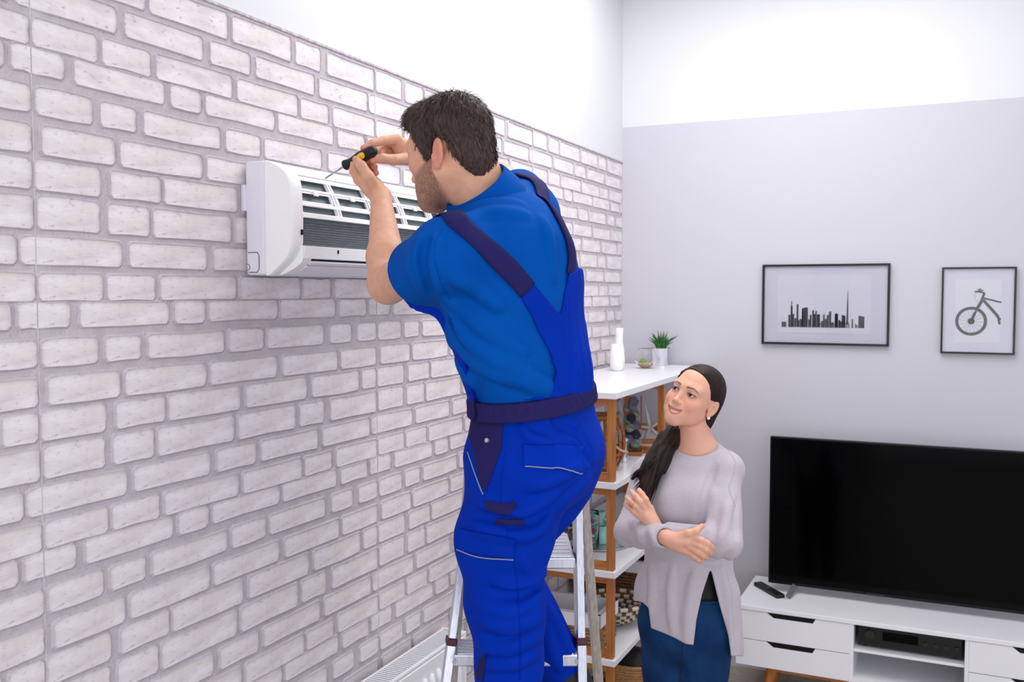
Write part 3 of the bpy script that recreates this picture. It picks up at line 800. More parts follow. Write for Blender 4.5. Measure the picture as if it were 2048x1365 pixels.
MB().box((-0.055, -0.02, 0.0005), (0.055, 0.02, 0.018), np.stack([Rv, np.cross(UZ, Rv), UZ], 1), sf).build('stand', 'wood_orange_h', stf)
sc_ = sf + UZ * 0.075
m = MB()
for k in range(5):
    a = math.pi / 2 + 0.2 + 2 * math.pi * k / 5
    L = 0.125 if k == 0 else 0.072
    tipp = sc_ + Rv * math.cos(a) * L + UZ * math.sin(a) * L
    m.tube([sc_, sc_ * 0.5 + tipp * 0.5, tipp], [0.017, 0.011, 0.003], 8, squash=0.6)
m.build('body', 'starfish', stf, smooth=True)
cn = onZ(1247, 925, Z1_)
cyl_ = thing('metal_canister', 'small mirrored canister behind the front shelf post', 'canister', cn)
MB().lathe([(0.018, 0.0006), (0.018, 0.085), (0.015, 0.088)], cn, 20).build('body', 'mirror_metal', cyl_, autosmooth=True)
MB().lathe([(0.019, 0.088), (0.019, 0.10), (0.006, 0.104), (0.006, 0.114), (0.0, 0.115)], cn, 20, close=False).build('lid', 'mirror_metal', cyl_, smooth=True)

# ---- second tier
Z2 = SZ[2]
tr = onZ(1196, 1088, Z2)
tray = tag(MB().lathe([(0.12, 0.0006), (0.135, 0.004), (0.137, 0.009), (0.13, 0.007), (0.0, 0.005)], tr, 32, close=False).build('round_tray', 'silver', smooth=True), 'round silver tray under the mint candles', 'tray')
for i, (px, py, lab, r) in enumerate([(1200, 1086, 'mint green candle nearest the front post, on the silver tray', 0.036), (1196, 1062, 'mint green candle at the back of the silver tray', 0.034), (1222, 1074, 'mint green candle on the right of the silver tray', 0.036)]):
    c = onZ(px, py, Z2 + 0.0065)
    if i == 1: c = c + np.array([-0.02, 0.05, 0])
    cd = thing('candle', lab, 'candle', c, 'mint candles on the tray')
    MB().lathe([(r * 0.86, 0.0003), (r * 0.9, 0.004), (r, 0.075), (r - 0.003, 0.075), (r * 0.86, 0.062)], c, 26, close=False).build('holder', 'mint_glass', cd, smooth=True)
    MB().lathe([(0.0, 0.005), (r * 0.84, 0.006), (r * 0.88, 0.058), (0.0, 0.060)], c, 20, close=False).build('wax', 'mint_wax', cd, smooth=True)
    MB().cyl(c + UZ * 0.06, c + UZ * 0.07, 0.0012, n=6).build('wick', 'black', cd)
sj = onZ(1181, 1098, Z2)
if True:
    sjn = thing('shell_jar', 'tall glass jar of coloured seashells behind the ladder rail', 'jar', sj)
    ro = 0.036
    MB().lathe([(0.0, 0.0006), (ro * 0.9, 0.0006), (ro, 0.008), (ro, 0.14), (ro * 0.92, 0.155), (ro * 0.86, 0.155), (ro * 0.93, 0.138), (ro * 0.93, 0.01), (0.0, 0.006)], sj, 24, close=False).build('glass_body', 'glass', sjn, smooth=True)
    rr = random.Random(8)
    for k in range(34):
        a = rr.uniform(0, 6.28); q = rr.uniform(0, ro * 0.62)
        c = sj + np.array([q * math.cos(a), q * math.sin(a), 0.014 + k * 0.0033])
        mt = rr.choice(['shell_pink', 'shell_white', 'shell_white', 'shell_blue', 'shell_magenta', 'stone_tan'])
        MB().ball(c, (0.011, 0.008, 0.007), 8, 5, rot_z(a)).build('seashell', mt, sjn, smooth=True)
fg = onZ(1133, 1071, Z2)
rr = random.Random(21)
fgt = thing('driftwood_ornament', 'grey and tan ornament of stacked pebbles against the brick wall', 'ornament', fg)
for k in range(26):
    a = rr.uniform(0, 6.28); h = 0.012 + k * 0.0057; q = 0.035 * (1 - k / 40)
    MB().ball(fg + np.array([q * math.cos(a), q * math.sin(a), h]), (rr.uniform(0.014, 0.024), rr.uniform(0.012, 0.02), rr.uniform(0.010, 0.015)), 8, 6, rot_z(a)).build('pebble', rr.choice(['stone_grey', 'stone_tan', 'stone_grey', 'straw_brown']), fgt, smooth=True)
gd = onZ(1148, 1112, Z2)
gdt = tag(MB().lathe([(0.0, 0.0006), (0.03, 0.0006), (0.042, 0.02), (0.046, 0.05), (0.043, 0.05), (0.038, 0.022), (0.0, 0.006)], gd, 24, close=False).build('glass_dish', 'glass', smooth=True), 'small clear glass dish beside the ladder platform', 'dish')

# ---- third tier
Z3 = SZ[3]
def basket(name, label, x0, x1, y0, y1, z0, h, liner, mt, rows=None, tilt=0.0):
    r = thing(name, label, 'basket', ((x0 + x1) / 2, (y0 + y1) / 2, z0))
    rows = rows or int(h / 0.014)
    for k in range(rows):
        z = z0 + 0.007 + k * (h - 0.008) / rows
        m = MB(); e = 0.004 * ((k % 2) * 2 - 1) * 0.5
        loop = []
        for (ax, ay, bx, by) in ((x0, y0, x1, y0), (x1, y0, x1, y1), (x1, y1, x0, y1), (x0, y1, x0, y0)):
            n = max(4, int(math.hypot(bx - ax, by - ay) / 0.018))
            for q in range(n):
                t = q / n; w = 0.0022 * ((q + k) % 2 * 2 - 1)
                nx, ny = (by - ay), -(bx - ax); L = math.hypot(nx, ny)
                loop.append((ax + (bx - ax) * t + nx / L * w, ay + (by - ay) * t + ny / L * w, z))
        loop.append(loop[0])
        m.tube(loop, 0.0075, 5, caps=False)
        m.build('strand', mt, r, smooth=True)
    MB().box((x0 + 0.004, y0 + 0.004, z0 + 0.001), (x1 - 0.004, y1 - 0.004, z0 + 0.008)).build('bottom', mt, r)
    if liner:
        m = MB(); t = 0.010; zt = z0 + h + 0.006; zl = z0 + h - 0.048
        m.box((x0 - t, y0 - t, zl), (x1 + t, y0 - t + 0.004, zt)); m.box((x0 - t, y1 + t - 0.004, zl), (x1 + t, y1 + t, zt))
        m.box((x0 - t, y0 - t, zl), (x0 - t + 0.004, y1 + t, zt)); m.box((x1 + t - 0.004, y0 - t, zl), (x1 + t, y1 + t, zt))
        m.box((x0 - t, y0 - t, zt - 0.003), (x1 + t, y0 + 0.008, zt)); m.box((x0 - t, y1 - 0.008, zt - 0.003), (x1 + t, y1 + t, zt))
        m.box((x0 - t, y0 - t, zt - 0.003), (x0 + 0.008, y1 + t, zt)); m.box((x1 - 0.008, y0 - t, zt - 0.003), (x1 + t, y1 + t, zt))
        m.build('liner_cuff', 'cloth_white', r, bevel=0.0015)
        m = MB(); zi = z0 + h * 0.35
        m.box((x0 + 0.008, y0 + 0.008, zi), (x1 - 0.008, y1 - 0.008, zi + 0.003))
        for (a, b) in (((x0 + 0.008, y0 + 0.008, zi), (x1 - 0.008, y0 + 0.011, zt)), ((x0 + 0.008, y1 - 0.011, zi), (x1 - 0.008, y1 - 0.008, zt)), ((x0 + 0.008, y0 + 0.008, zi), (x0 + 0.011, y1 - 0.008, zt)), ((x1 - 0.011, y0 + 0.008, zi), (x1 - 0.008, y1 - 0.008, zt))): m.box(a, b)
        m.build('liner', 'cloth_white', r)
    return r
basket('wicker_basket', 'brown wicker basket with a white cloth liner behind the ladder, on the lower shelf', 0.075, 0.385, 3.40, 3.60, Z3, 0.142, True, 'wicker')
# round woven tray leaning behind it
wd_ = onZ(1254, 1262, Z3)
wt = thing('woven_dish', 'round black and white coiled straw dish beside the wicker basket', 'dish', wd_)
for k in range(9):
    R0 = 0.035 + 0.0125 * k
    z = 0.008 + (k / 8.0) ** 2 * 0.085
    cw = wd_ + np.array([-0.08, 0.08, 0])
    MB().tube([cw + np.array((R0 * math.cos(a), R0 * math.sin(a), z)) for a in np.linspace(0, 6.2832, 37)], 0.0085, 6, caps=False).build('coil', 'straw_white', wt, smooth=True)
    for q in range(0, 34, 2):
        a0 = 2 * math.pi * q / 34 + k * 0.17; a1 = a0 + 2 * math.pi / 44
        MB().tube([cw + np.array((R0 * math.cos(a), R0 * math.sin(a), z)) for a in (a0, (a0 + a1) / 2, a1)], 0.0092, 6).build('coil_patch', 'straw_brown', wt, smooth=True)
b2 = basket('wicker_basket', 'brown wicker basket with a white cuff below the white board, beside the woman', 0.06, 0.40, 4.06, 4.36, Z3, 0.175, True, 'wicker_dark')
# things inside it
gz = Z3 + 0.175
gl = thing('sunglasses', 'pair of dark sunglasses resting in the white lined basket', 'glasses', (0.33, 4.12, gz - 0.02))
for s_ in (-1, 1):
    c = np.array([0.33 + s_ * 0.032, 4.14, gz + 0.004])
    MB().tube([c + np.array([0.026 * math.cos(t), 0.0, 0.02 * math.sin(t)]) for t in np.linspace(0, 6.2832, 17)], 0.0025, 6, caps=False).build('rim', 'black', gl, smooth=True)
    MB().tube([c + np.array([s_ * 0.026, 0, 0.005]), c + np.array([s_ * 0.028, 0.06, 0.0]), c + np.array([s_ * 0.027, 0.12, -0.02])], 0.002, 5).build('temple', 'black', gl, smooth=True)
# dark folded bag at the back
tag(MB().box((0.09, 4.20, Z3 + 0.075), (0.37, 4.33, Z3 + 0.27)).build('black_pouch', 'rubber_black', bevel=0.02, seg=3), 'black pouch standing in the white lined basket', 'pouch')

# ---- lowest tier
Z4 = SZ[4]
bk4 = onZ(1262, 1395, Z4)
tb = thing('straw_basket', 'tan straw basket holding black things on the lowest shelf', 'basket', bk4)
m = MB()
for k in range(13):
    r = 0.075 + 0.0035 * k
    MB().tube([bk4 + np.array([r * math.cos(a) * 1.15, r * math.sin(a), 0.008 + k * 0.0135]) for a in np.linspace(0, 6.2832, 33)], 0.0085, 6, caps=False).build('coil', 'basket_tan', tb, smooth=True)
MB().lathe([(0.0, 0.001), (0.08, 0.001), (0.08, 0.006), (0, 0.006)], bk4, 24, close=False).build('bottom', 'basket_tan', tb)
bag = tag(MB().ball(bk4 + UZ * 0.135, (0.095, 0.085, 0.085), 16, 10).build('black_bag', 'rubber_black', smooth=True), 'black folded bag lying in the tan straw basket', 'bag')
spn = tag(MB().tube(catmull([bk4 + np.array([-0.02, -0.05, 0.17]), bk4 + np.array([0.01, -0.04, 0.225]), bk4 + np.array([0.045, -0.01, 0.27])], 4), 0.004, 8).build('metal_rod', 'steel', smooth=True), 'thin shiny metal rod on the black bag', 'rod')
bt = onZ(1205, 1405, Z4)
for i, (dx, col, lab) in enumerate(((-0.13, 'mirror_metal', 'mirrored canister on the lowest shelf behind the ladder'), (-0.025, 'maroon', 'dark red round pot on the lowest shelf beside the straw basket'))):
    c = bt + _rt * dx
    tag(MB().lathe([(0.0, 0.0008), (0.035, 0.0008), (0.048, 0.03), (0.046, 0.07), (0.033, 0.10), (0.030, 0.10), (0.04, 0.06), (0.0, 0.05)], c, 24, close=False).build('pot', col, smooth=True), lab, 'pot')

# ================================================================== radiator under the brick wall
RY0, RY1, RZ0, RZ1, RX0, RX1 = 1.55, 2.80, 0.16, 0.752, 0.035, 0.125
rd = thing('radiator', 'white panel radiator with a slatted top grille below the brick wall', 'radiator', ((RX0 + RX1) / 2, (RY0 + RY1) / 2, 0))
MB().box((RX1 - 0.012, RY0, RZ0), (RX1, RY1, RZ1 - 0.012)).build('front_panel', 'radiator_white', rd, bevel=0.004, seg=3)
MB().box((RX0, RY0, RZ0), (RX0 + 0.012, RY1, RZ1 - 0.012)).build('rear_panel', 'radiator_white', rd, bevel=0.003)
for y in (RY0 - 0.004, RY1 - 0.008): MB().box((RX0 - 0.004, y, RZ0), (RX1 + 0.002, y + 0.012, RZ1 + 0.002)).build('side_cover', 'radiator_white', rd, bevel=0.004)
g = MB(); g.box((RX0, RY0, RZ1 - 0.008), (RX0 + 0.007, RY1, RZ1)); g.box((RX1 - 0.014, RY0, RZ1 - 0.010), (RX1 - 0.003, RY1, RZ1)); g.build('grille_frame', 'radiator_white', rd, bevel=0.002)
n = 96
slat0 = None
for k in range(n):
    y = RY0 + 0.02 + (RY1 - RY0 - 0.04) * k / (n - 1)
    if slat0 is None:
        slat0 = MB().box((RX0 + 0.006, y - 0.0032, RZ1 - 0.006), (RX1 - 0.012, y + 0.0032, RZ1 - 0.001)).build('grille_slat', 'radiator_white', rd)
        ys0 = y
    else:
        o = slat0.copy(); o.location = (0, y - ys0, 0); COL.objects.link(o); o.parent = rd
MB().box((RX0 + 0.012, RY0 + 0.01, RZ0 + 0.05), (RX1 - 0.014, RY1 - 0.01, RZ1 - 0.03)).build('convector', 'line_grey', rd)
for k in range(27):
    y = RY0 + 0.06 + k * 0.0435
    if y > RY1 - 0.05: break
    MB().tube([(RX1 - 0.003, y, RZ0 + 0.04), (RX1 + 0.0035, y, RZ0 + 0.07), (RX1 + 0.0035, y, RZ1 - 0.09), (RX1 - 0.003, y, RZ1 - 0.06)], 0.0105, 8, squash=1.0).build('panel_rib', 'radiator_white', rd, smooth=True)

# ================================================================== step ladder
LTH = math.radians(-8)
lw = _rt * math.cos(LTH) + np.array([_fw[0], _fw[1], 0]) * math.sin(LTH) * -1.0
lw = lw / np.linalg.norm(lw); ldp = np.cross(UZ, lw)
lad = thing('step_ladder', 'aluminium step ladder the man in blue overalls stands on', 'ladder', (0.66, 2.1, 0))
def lray(px, py, z): return P(px, py, z)
tl, tr_ = lray(919, 1150, 2.40), lray(1154, 985, 2.40)
def on_line(a, b, Z):
    t = (Z - a[2]) / (b[2] - a[2]); return a + (b - a) * t
la, lb = lray(920, 1150, 2.36), lray(892, 1365, 2.32)
ra, rb = lray(1154, 985, 2.40), lray(1160, 1287, 2.335)
ZTOP = 1.62
LT, LB = on_line(la, lb, ZTOP), on_line(la, lb, 0.0)
RT, RB = on_line(ra, rb, ZTOP), on_line(ra, rb, 0.0)
# the two rails are mirror images: base width a little over top width
print('ladder top', LT, RT, 'base', LB, RB)
for nm, T_, B_ in (('l', LT, LB), ('r', RT, RB)):
    side = -1 if nm == 'l' else 1
    Zj = 1.045
    J = T_ + (B_ - T_) * (ZTOP - Zj) / ZTOP
    rr_ = (B_ - T_) / np.linalg.norm(B_ - T_)
    MB().beam(T_, J, 0.045, 0.0185, hint=lw).build('upper_rail', 'aluminium', lad, bevel=0.002)
    MB().beam(J + rr_ * 0.0, B_, 0.050, 0.022, hint=lw).build('lower_rail', 'aluminium', lad, bevel=0.002)
    MB().beam(J - rr_ * 0.008, J + rr_ * 0.010, 0.056, 0.026, hint=lw).build('joint_cap', 'maroon', lad, bevel=0.003)
    MB().beam(B_ + UZ * 0.02, B_, 0.08, 0.036, hint=lw).build('rubber_foot', 'maroon', lad, bevel=0.003)
    # rear leg
    if nm == 'r':
        c, d = lray(1166, 980, 2.46), lray(1197, 1365, 2.62)
    else:
        c, d = lray(935, 980, 2.44), lray(905, 1365, 2.60)
    RT2, RB2 = on_line(c, d, 1.50), on_line(c, d, 0.0)
    MB().beam(RT2, RB2, 0.034, 0.022, hint=lw).build('rear_rail', 'aluminium_dark', lad, bevel=0.002)
    MB().beam(RB2 + UZ * 0.02, RB2, 0.03, 0.044, hint=lw).build('rubber_foot', 'maroon', lad, bevel=0.003)
for z in (0.11, 0.34, 0.57, 0.80, 1.03):
    a = on_line(LT, LB, z); b = on_line(RT, RB, z)
    wv = (b - a) / np.linalg.norm(b - a); dv = np.cross(UZ, wv)
    Lw = np.linalg.norm(b - a)
    st = MB().box((0.01, -0.055, -0.028), (Lw - 0.01, 0.055, 0.0), np.stack([wv, dv, UZ], 1), a).build('step', 'aluminium', lad, bevel=0.003)
    for k in range(5):
        MB().box((0.02, -0.048 + k * 0.021, 0.0), (Lw - 0.02, -0.038 + k * 0.021, 0.0025), np.stack([wv, dv, UZ], 1), a).build('tread_rib', 'aluminium', st)
    for q in (a + wv * 0.012, b - wv * 0.012):
        MB().cyl(q - dv * 0.058 - UZ * 0.014, q - dv * 0.062 - UZ * 0.014, 0.005, n=10).build('rivet', 'steel', lad)
a = on_line(LT, LB, 1.255); b = on_line(RT, RB, 1.255)
wv = (b - a) / np.linalg.norm(b - a); dv = np.cross(UZ, wv); Lw = np.linalg.norm(b - a)
Rl = np.stack([wv, dv, UZ], 1)
pl = MB().box((0.012, -0.06, -0.03), (Lw - 0.012, 0.19, -0.004), Rl, a).build('platform', 'aluminium', lad, bevel=0.004)
for k in range(7):
    MB().box((0.02, -0.052 + k * 0.034, -0.004), (Lw - 0.02, -0.026 + k * 0.034, 0.001), Rl, a).build('tread_rib', 'aluminium', pl, bevel=0.001)
MB().beam(b + dv * 0.12 - UZ * 0.02, b + dv * 0.12 + wv * 0.03 - UZ * 0.02, 0.012, 0.012).build('platform_hinge', 'steel', lad)
a = LT; b = RT
MB().beam(a, b, 0.024, 0.05, hint=UZ).build('top_handle', 'aluminium', lad, bevel=0.004)
# ================================================================== implicit surfaces for people and clothes
def V(*a): return np.array(a, float)
def nrm(v): v = np.asarray(v, float); return v / np.linalg.norm(v)
class SDF:
    """list of blended primitives evaluated on a grid and meshed with surface nets"""
    def __init__(s): s.ops = []
    def _op(s, fn, lo, hi, k, op='add'):
        s.ops.append((fn, np.asarray(lo, float), np.asarray(hi, float), k, op)); return s
    def cone(s, a, b, ra, rb, k=0.01, op='add'):
        a = np.asarray(a, float); b = np.asarray(b, float); ab = b - a; L2 = max(ab @ ab, 1e-12); m = max(ra, rb)
        def fn(X, Y, Z):
            px, py, pz = X - a[0], Y - a[1], Z - a[2]
            t = np.clip((px * ab[0] + py * ab[1] + pz * ab[2]) / L2, 0, 1)
            dx, dy, dz = px - t * ab[0], py - t * ab[1], pz - t * ab[2]
            return np.sqrt(dx * dx + dy * dy + dz * dz) - (ra + (rb - ra) * t)
        return s._op(fn, np.minimum(a, b) - m, np.maximum(a, b) + m, k, op)
    def chain(s, pts, k=0.008, op='add'):
        for (p, r), (q, r2) in zip(pts[:-1], pts[1:]): s.cone(p, q, r, r2, k, op)
        return s
    def ell(s, c, r, R=None, k=0.01, op='add'):
        c = np.asarray(c, float); r = np.asarray(r, float); R = np.eye(3) if R is None else np.asarray(R)
        ext = np.sqrt((R ** 2) @ (r ** 2))
        def fn(X, Y, Z):
            px, py, pz = X - c[0], Y - c[1], Z - c[2]
            q = [px * R[0, i] + py * R[1, i] + pz * R[2, i] for i in range(3)]
            k0 = np.sqrt(sum((q[i] / r[i]) ** 2 for i in range(3))); k1 = np.sqrt(sum((q[i] / r[i] ** 2) ** 2 for i in range(3))) + 1e-9
            return k0 * (k0 - 1) / k1
        return s._op(fn, c - ext, c + ext, k, op)
    def ecap(s, n0, n1, k=0.02, op='add'):
        """elliptical section loft between nodes (centre, half width, half depth, width axis, depth axis)"""
        a, b = np.asarray(n0[0], float), np.asarray(n1[0], float); ab = b - a; L2 = ab @ ab; ax = ab / math.sqrt(L2)
        Wm = nrm(n0[3] + n1[3]); Wm = nrm(Wm - ax * (Wm @ ax)); Fm = np.cross(ax, Wm)
        m = max(n0[1], n0[2], n1[1], n1[2])
        def fn(X, Y, Z):
            px, py, pz = X - a[0], Y - a[1], Z - a[2]
            t = np.clip((px * ab[0] + py * ab[1] + pz * ab[2]) / L2, 0, 1)
            dx, dy, dz = px - t * ab[0], py - t * ab[1], pz - t * ab[2]
            ra = n0[1] + (n1[1] - n0[1]) * t; rb = n0[2] + (n1[2] - n0[2]) * t; rc = np.minimum(ra, rb)
            qw = dx * Wm[0] + dy * Wm[1] + dz * Wm[2]; qf = dx * Fm[0] + dy * Fm[1] + dz * Fm[2]; qa = dx * ax[0] + dy * ax[1] + dz * ax[2]
            k0 = np.sqrt((qw / ra) ** 2 + (qf / rb) ** 2 + (qa / rc) ** 2); k1 = np.sqrt((qw / ra ** 2) ** 2 + (qf / rb ** 2) ** 2 + (qa / rc ** 2) ** 2) + 1e-9
            return k0 * (k0 - 1) / k1
        return s._op(fn, np.minimum(a, b) - m, np.maximum(a, b) + m, k, op)
    def disp(s, fn, lo, hi): return s._op(fn, lo, hi, 0, 'disp')
    def cut(s, p, n, k=0.004, lo=None, hi=None):
        """keep the half space behind plane (p, n)"""
        p = np.asarray(p, float); n = nrm(n)
        fn = lambda X, Y, Z: (X - p[0]) * n[0] + (Y - p[1]) * n[1] + (Z - p[2]) * n[2]
        return s._op(fn, [-9] * 3 if lo is None else lo, [9] * 3 if hi is None else hi, k, 'max')
    def fnmax(s, fn, k=0.004, lo=None, hi=None): return s._op(fn, [-9] * 3 if lo is None else lo, [9] * 3 if hi is None else hi, k, 'max')
    def fnmin(s, fn, lo, hi, k=0.004): return s._op(fn, lo, hi, k, 'add')
    def grow(s, d): return s._op(lambda X, Y, Z: -d, [-9] * 3, [9] * 3, 0, 'disp')
    def eval(s, lo, hi, h):
        n = np.ceil((np.asarray(hi) - np.asarray(lo)) / h).astype(int) + 1
        ax = [np.float32(lo[i]) + np.float32(h) * np.arange(n[i], dtype=np.float32) for i in range(3)]
        D = np.full(n, 0.25, np.float32)
        for fn, a, b, k, op in s.ops:
            mg = k + 5 * h + 0.004
            sl = []
            for i in range(3):
                i0 = max(0, int((a[i] - mg - lo[i]) / h)); i1 = min(n[i], int((b[i] + mg - lo[i]) / h) + 2)
                sl.append(slice(i0, i1))
            if any(q.stop <= q.start for q in sl): continue
            X = ax[0][sl[0]][:, None, None]; Y = ax[1][sl[1]][None, :, None]; Z = ax[2][sl[2]][None, None, :]
            d = fn(X, Y, Z); cur = D[tuple(sl)]
            if op == 'disp': D[tuple(sl)] = cur + d; continue
            if op == 'sub': d = -d
            if op in ('sub', 'max'):
                if k > 0:
                    hh = np.maximum(k - np.abs(cur - d), 0) / k; D[tuple(sl)] = np.maximum(cur, d) + hh * hh * k * 0.25
                else: D[tuple(sl)] = np.maximum(cur, d)
            else:
                if k > 0:
                    hh = np.maximum(k - np.abs(cur - d), 0) / k; D[tuple(sl)] = np.minimum(cur, d) - hh * hh * k * 0.25
                else: D[tuple(sl)] = np.minimum(cur, d)
        return D, np.asarray(lo, float), h
    def mesh(s, lo, hi, h): return surface_nets(*s.eval(lo, hi, h))

def surface_nets(D, lo, h):
    nx, ny, nz = D.shape
    ins = D < 0
    cnt = np.zeros((nx - 1, ny - 1, nz - 1), np.int8)
    for dx in (0, 1):
        for dy in (0, 1):
            for dz in (0, 1):
                cnt += ins[dx:nx - 1 + dx, dy:ny - 1 + dy, dz:nz - 1 + dz]
    act = (cnt > 0) & (cnt < 8)
    idx = np.argwhere(act)
    vid = np.full(act.shape, -1, np.int32); vid[act] = np.arange(len(idx))
    c = {}
    for dx in (0, 1):
        for dy in (0, 1):
            for dz in (0, 1): c[dx, dy, dz] = D[idx[:, 0] + dx, idx[:, 1] + dy, idx[:, 2] + dz].astype(np.float64)
    acc = np.zeros((len(idx), 3)); num = np.zeros(len(idx))
    corners = list(c)
    for p in corners:
        for axis in range(3):
            if p[axis] == 1: continue
            q = list(p); q[axis] = 1; q = tuple(q)
            a, b = c[p], c[q]; m = (a < 0) != (b < 0)
            t = np.where(m, a / np.where(m, a - b, 1), 0)
            pos = np.tile(np.array(p, float), (len(idx), 1)); pos[:, axis] = t
            acc[m] += pos[m]; num += m
    verts = (idx + acc / num[:, None]) * h + lo
    quads = []
    for axis in range(3):
        sl0 = [slice(None)] * 3; sl1 = [slice(None)] * 3; sl0[axis] = slice(0, -1); sl1[axis] = slice(1, None)
        a = ins[tuple(sl0)]; b = ins[tuple(sl1)]
        e = np.argwhere(a != b)
        u, w = (axis + 1) % 3, (axis + 2) % 3
        ok = (e[:, u] > 0) & (e[:, w] > 0) & (e[:, u] < D.shape[u] - 1) & (e[:, w] < D.shape[w] - 1)
        e = e[ok]
        inside_first = a[e[:, 0], e[:, 1], e[:, 2]]
        def cell(du, dw):
            q = e.copy(); q[:, u] += du; q[:, w] += dw
            return vid[q[:, 0], q[:, 1], q[:, 2]]
        q = np.stack([cell(-1, -1), cell(0, -1), cell(0, 0), cell(-1, 0)], 1)
        q[~inside_first] = q[~inside_first][:, ::-1]
        quads.append(q)
    return verts, np.concatenate(quads)

def join(*ms):
    vs, fs, o = [], [], 0
    for v, f in ms:
        vs.append(v); fs.append(f + o); o += len(v)
    return np.concatenate(vs), np.concatenate(fs)
def drop_inside(m, lo, hi):
    v, f = m; c = v[f].mean(1); keep = ~np.all((c > lo) & (c < hi), axis=1)
    return compact(v, f[keep])
def keep_inside(m, lo, hi):
    v, f = m; c = v[f].mean(1); keep = np.all((c > lo) & (c < hi), axis=1)
    return compact(v, f[keep])
def compact(v, f):
    u, inv = np.unique(f, return_inverse=True)
    return v[u], inv.reshape(f.shape)
def smooth_mesh(v, f, it=2, lam=0.5):
    v = v.copy(); n = len(v)
    e = np.concatenate([f[:, [0, 1]], f[:, [1, 2]], f[:, [2, 3]], f[:, [3, 0]]])
    deg = np.bincount(e[:, 0], minlength=n) + np.bincount(e[:, 1], minlength=n)
    for _ in range(it):
        s = np.zeros_like(v)
        for i in range(3):
            s[:, i] = np.bincount(e[:, 0], v[e[:, 1], i], n) + np.bincount(e[:, 1], v[e[:, 0], i], n)
        v += lam * (s / np.maximum(deg, 1)[:, None] - v)
    return v, f
def obj_from(m, name, material, parent, col=None, label=None):
    v, f = m; off = np.array(ROOT.get(parent.name, (0, 0, 0))) if parent else np.zeros(3)
    me = bpy.data.meshes.new(name)
    me.vertices.add(len(v)); me.vertices.foreach_set('co', (v - off).astype(np.float32).ravel())
    me.loops.add(f.size); me.loops.foreach_set('vertex_index', f.astype(np.int32).ravel())
    me.polygons.add(len(f))
    me.polygons.foreach_set('loop_start', np.arange(len(f), dtype=np.int32) * f.shape[1])
    me.polygons.foreach_set('use_smooth', np.ones(len(f), bool))
    me.update(calc_edges=True); me.validate()
    me.materials.append(MATS[material])
    if col is not None:
        at = me.color_attributes.new('Col', 'FLOAT_COLOR', 'POINT')
        at.data.foreach_set('color', np.concatenate([col, np.ones((len(col), 1))], 1).astype(np.float32).ravel())
    o = bpy.data.objects.new(name, me); COL.objects.link(o)
    if parent: o.parent = parent; ROOT[o.name] = tuple(off)
    if label: o['label'] = label
    return o
def bvh_of(*ms):
    v, f = join(*ms)
    return BVHTree.FromPolygons([tuple(p) for p in v], [tuple(int(i) for i in q) for q in f])
def cam_hit(bvh, px, py):
    h = bvh.ray_cast(Vector(CAM), Vector(nrm(ray(px, py))))
    return (None, None) if h[0] is None else (np.array(h[0]), np.array(h[1]))
def lc(c): return np.array(lin(c)[:3])
def mixc(base, c, w): return base * (1 - w[:, None]) + np.asarray(c)[None, :] * w[:, None]
def sstep(a, b, x):
    t = np.clip((x - a) / (b - a), 0, 1); return t * t * (3 - 2 * t)
def waves(seed, freq, amp, n=6, aniso=(1, 1, 1)):
    r = np.random.RandomState(seed); K = r.normal(size=(n, 3)); K = K / np.linalg.norm(K, axis=1)[:, None] * freq * r.uniform(0.7, 1.3, (n, 1)) * np.array(aniso); ph = r.uniform(0, 6.28, n)
    def fn(X, Y, Z):
        o = 0
        for i in range(n): o = o + np.sin(K[i, 0] * X + K[i, 1] * Y + K[i, 2] * Z + ph[i])
        return (o * (amp / n * 1.6)).astype(np.float32)
    return fn
def ribbon(path, normals, width, thick, name, material, parent, lift=0.002, sides=True, label=None, taper=None):
    """cloth band lying on a surface: path points with surface normals"""
    m = MB(); N = len(path); vs = []
    for i in range(N):
        t = nrm(path[min(i + 1, N - 1)] - path[max(i - 1, 0)]); n = nrm(normals[i]); b = nrm(np.cross(t, n))
        w = (width if taper is None else width * taper[i]) / 2
        c = path[i] + n * lift
        for (u, q) in ((-1, 0), (-0.5, 0.9), (0.5, 0.9), (1, 0), (1, -1.0), (-1, -1.0)):
            vs.append(c + b * u * w + n * thick * q)
    fs = []
    for i in range(N - 1):
        for k in range(6):
            k2 = (k + 1) % 6; fs.append((i * 6 + k, i * 6 + k2, (i + 1) * 6 + k2, (i + 1) * 6 + k))
    fs += [tuple(range(6))[::-1], tuple((N - 1) * 6 + k for k in range(6))]
    return m.add(vs, fs).build(name, material, parent, smooth=True, label=label)
def resample(pts, step):
    pts = np.array(pts, float); seg = np.linalg.norm(np.diff(pts, axis=0), axis=1); s = np.r_[0, np.cumsum(seg)]
    n = max(2, int(s[-1] / step) + 1); t = np.linspace(0, s[-1], n)
    return np.stack([np.interp(t, s, pts[:, i]) for i in range(pts.shape[1])], 1)
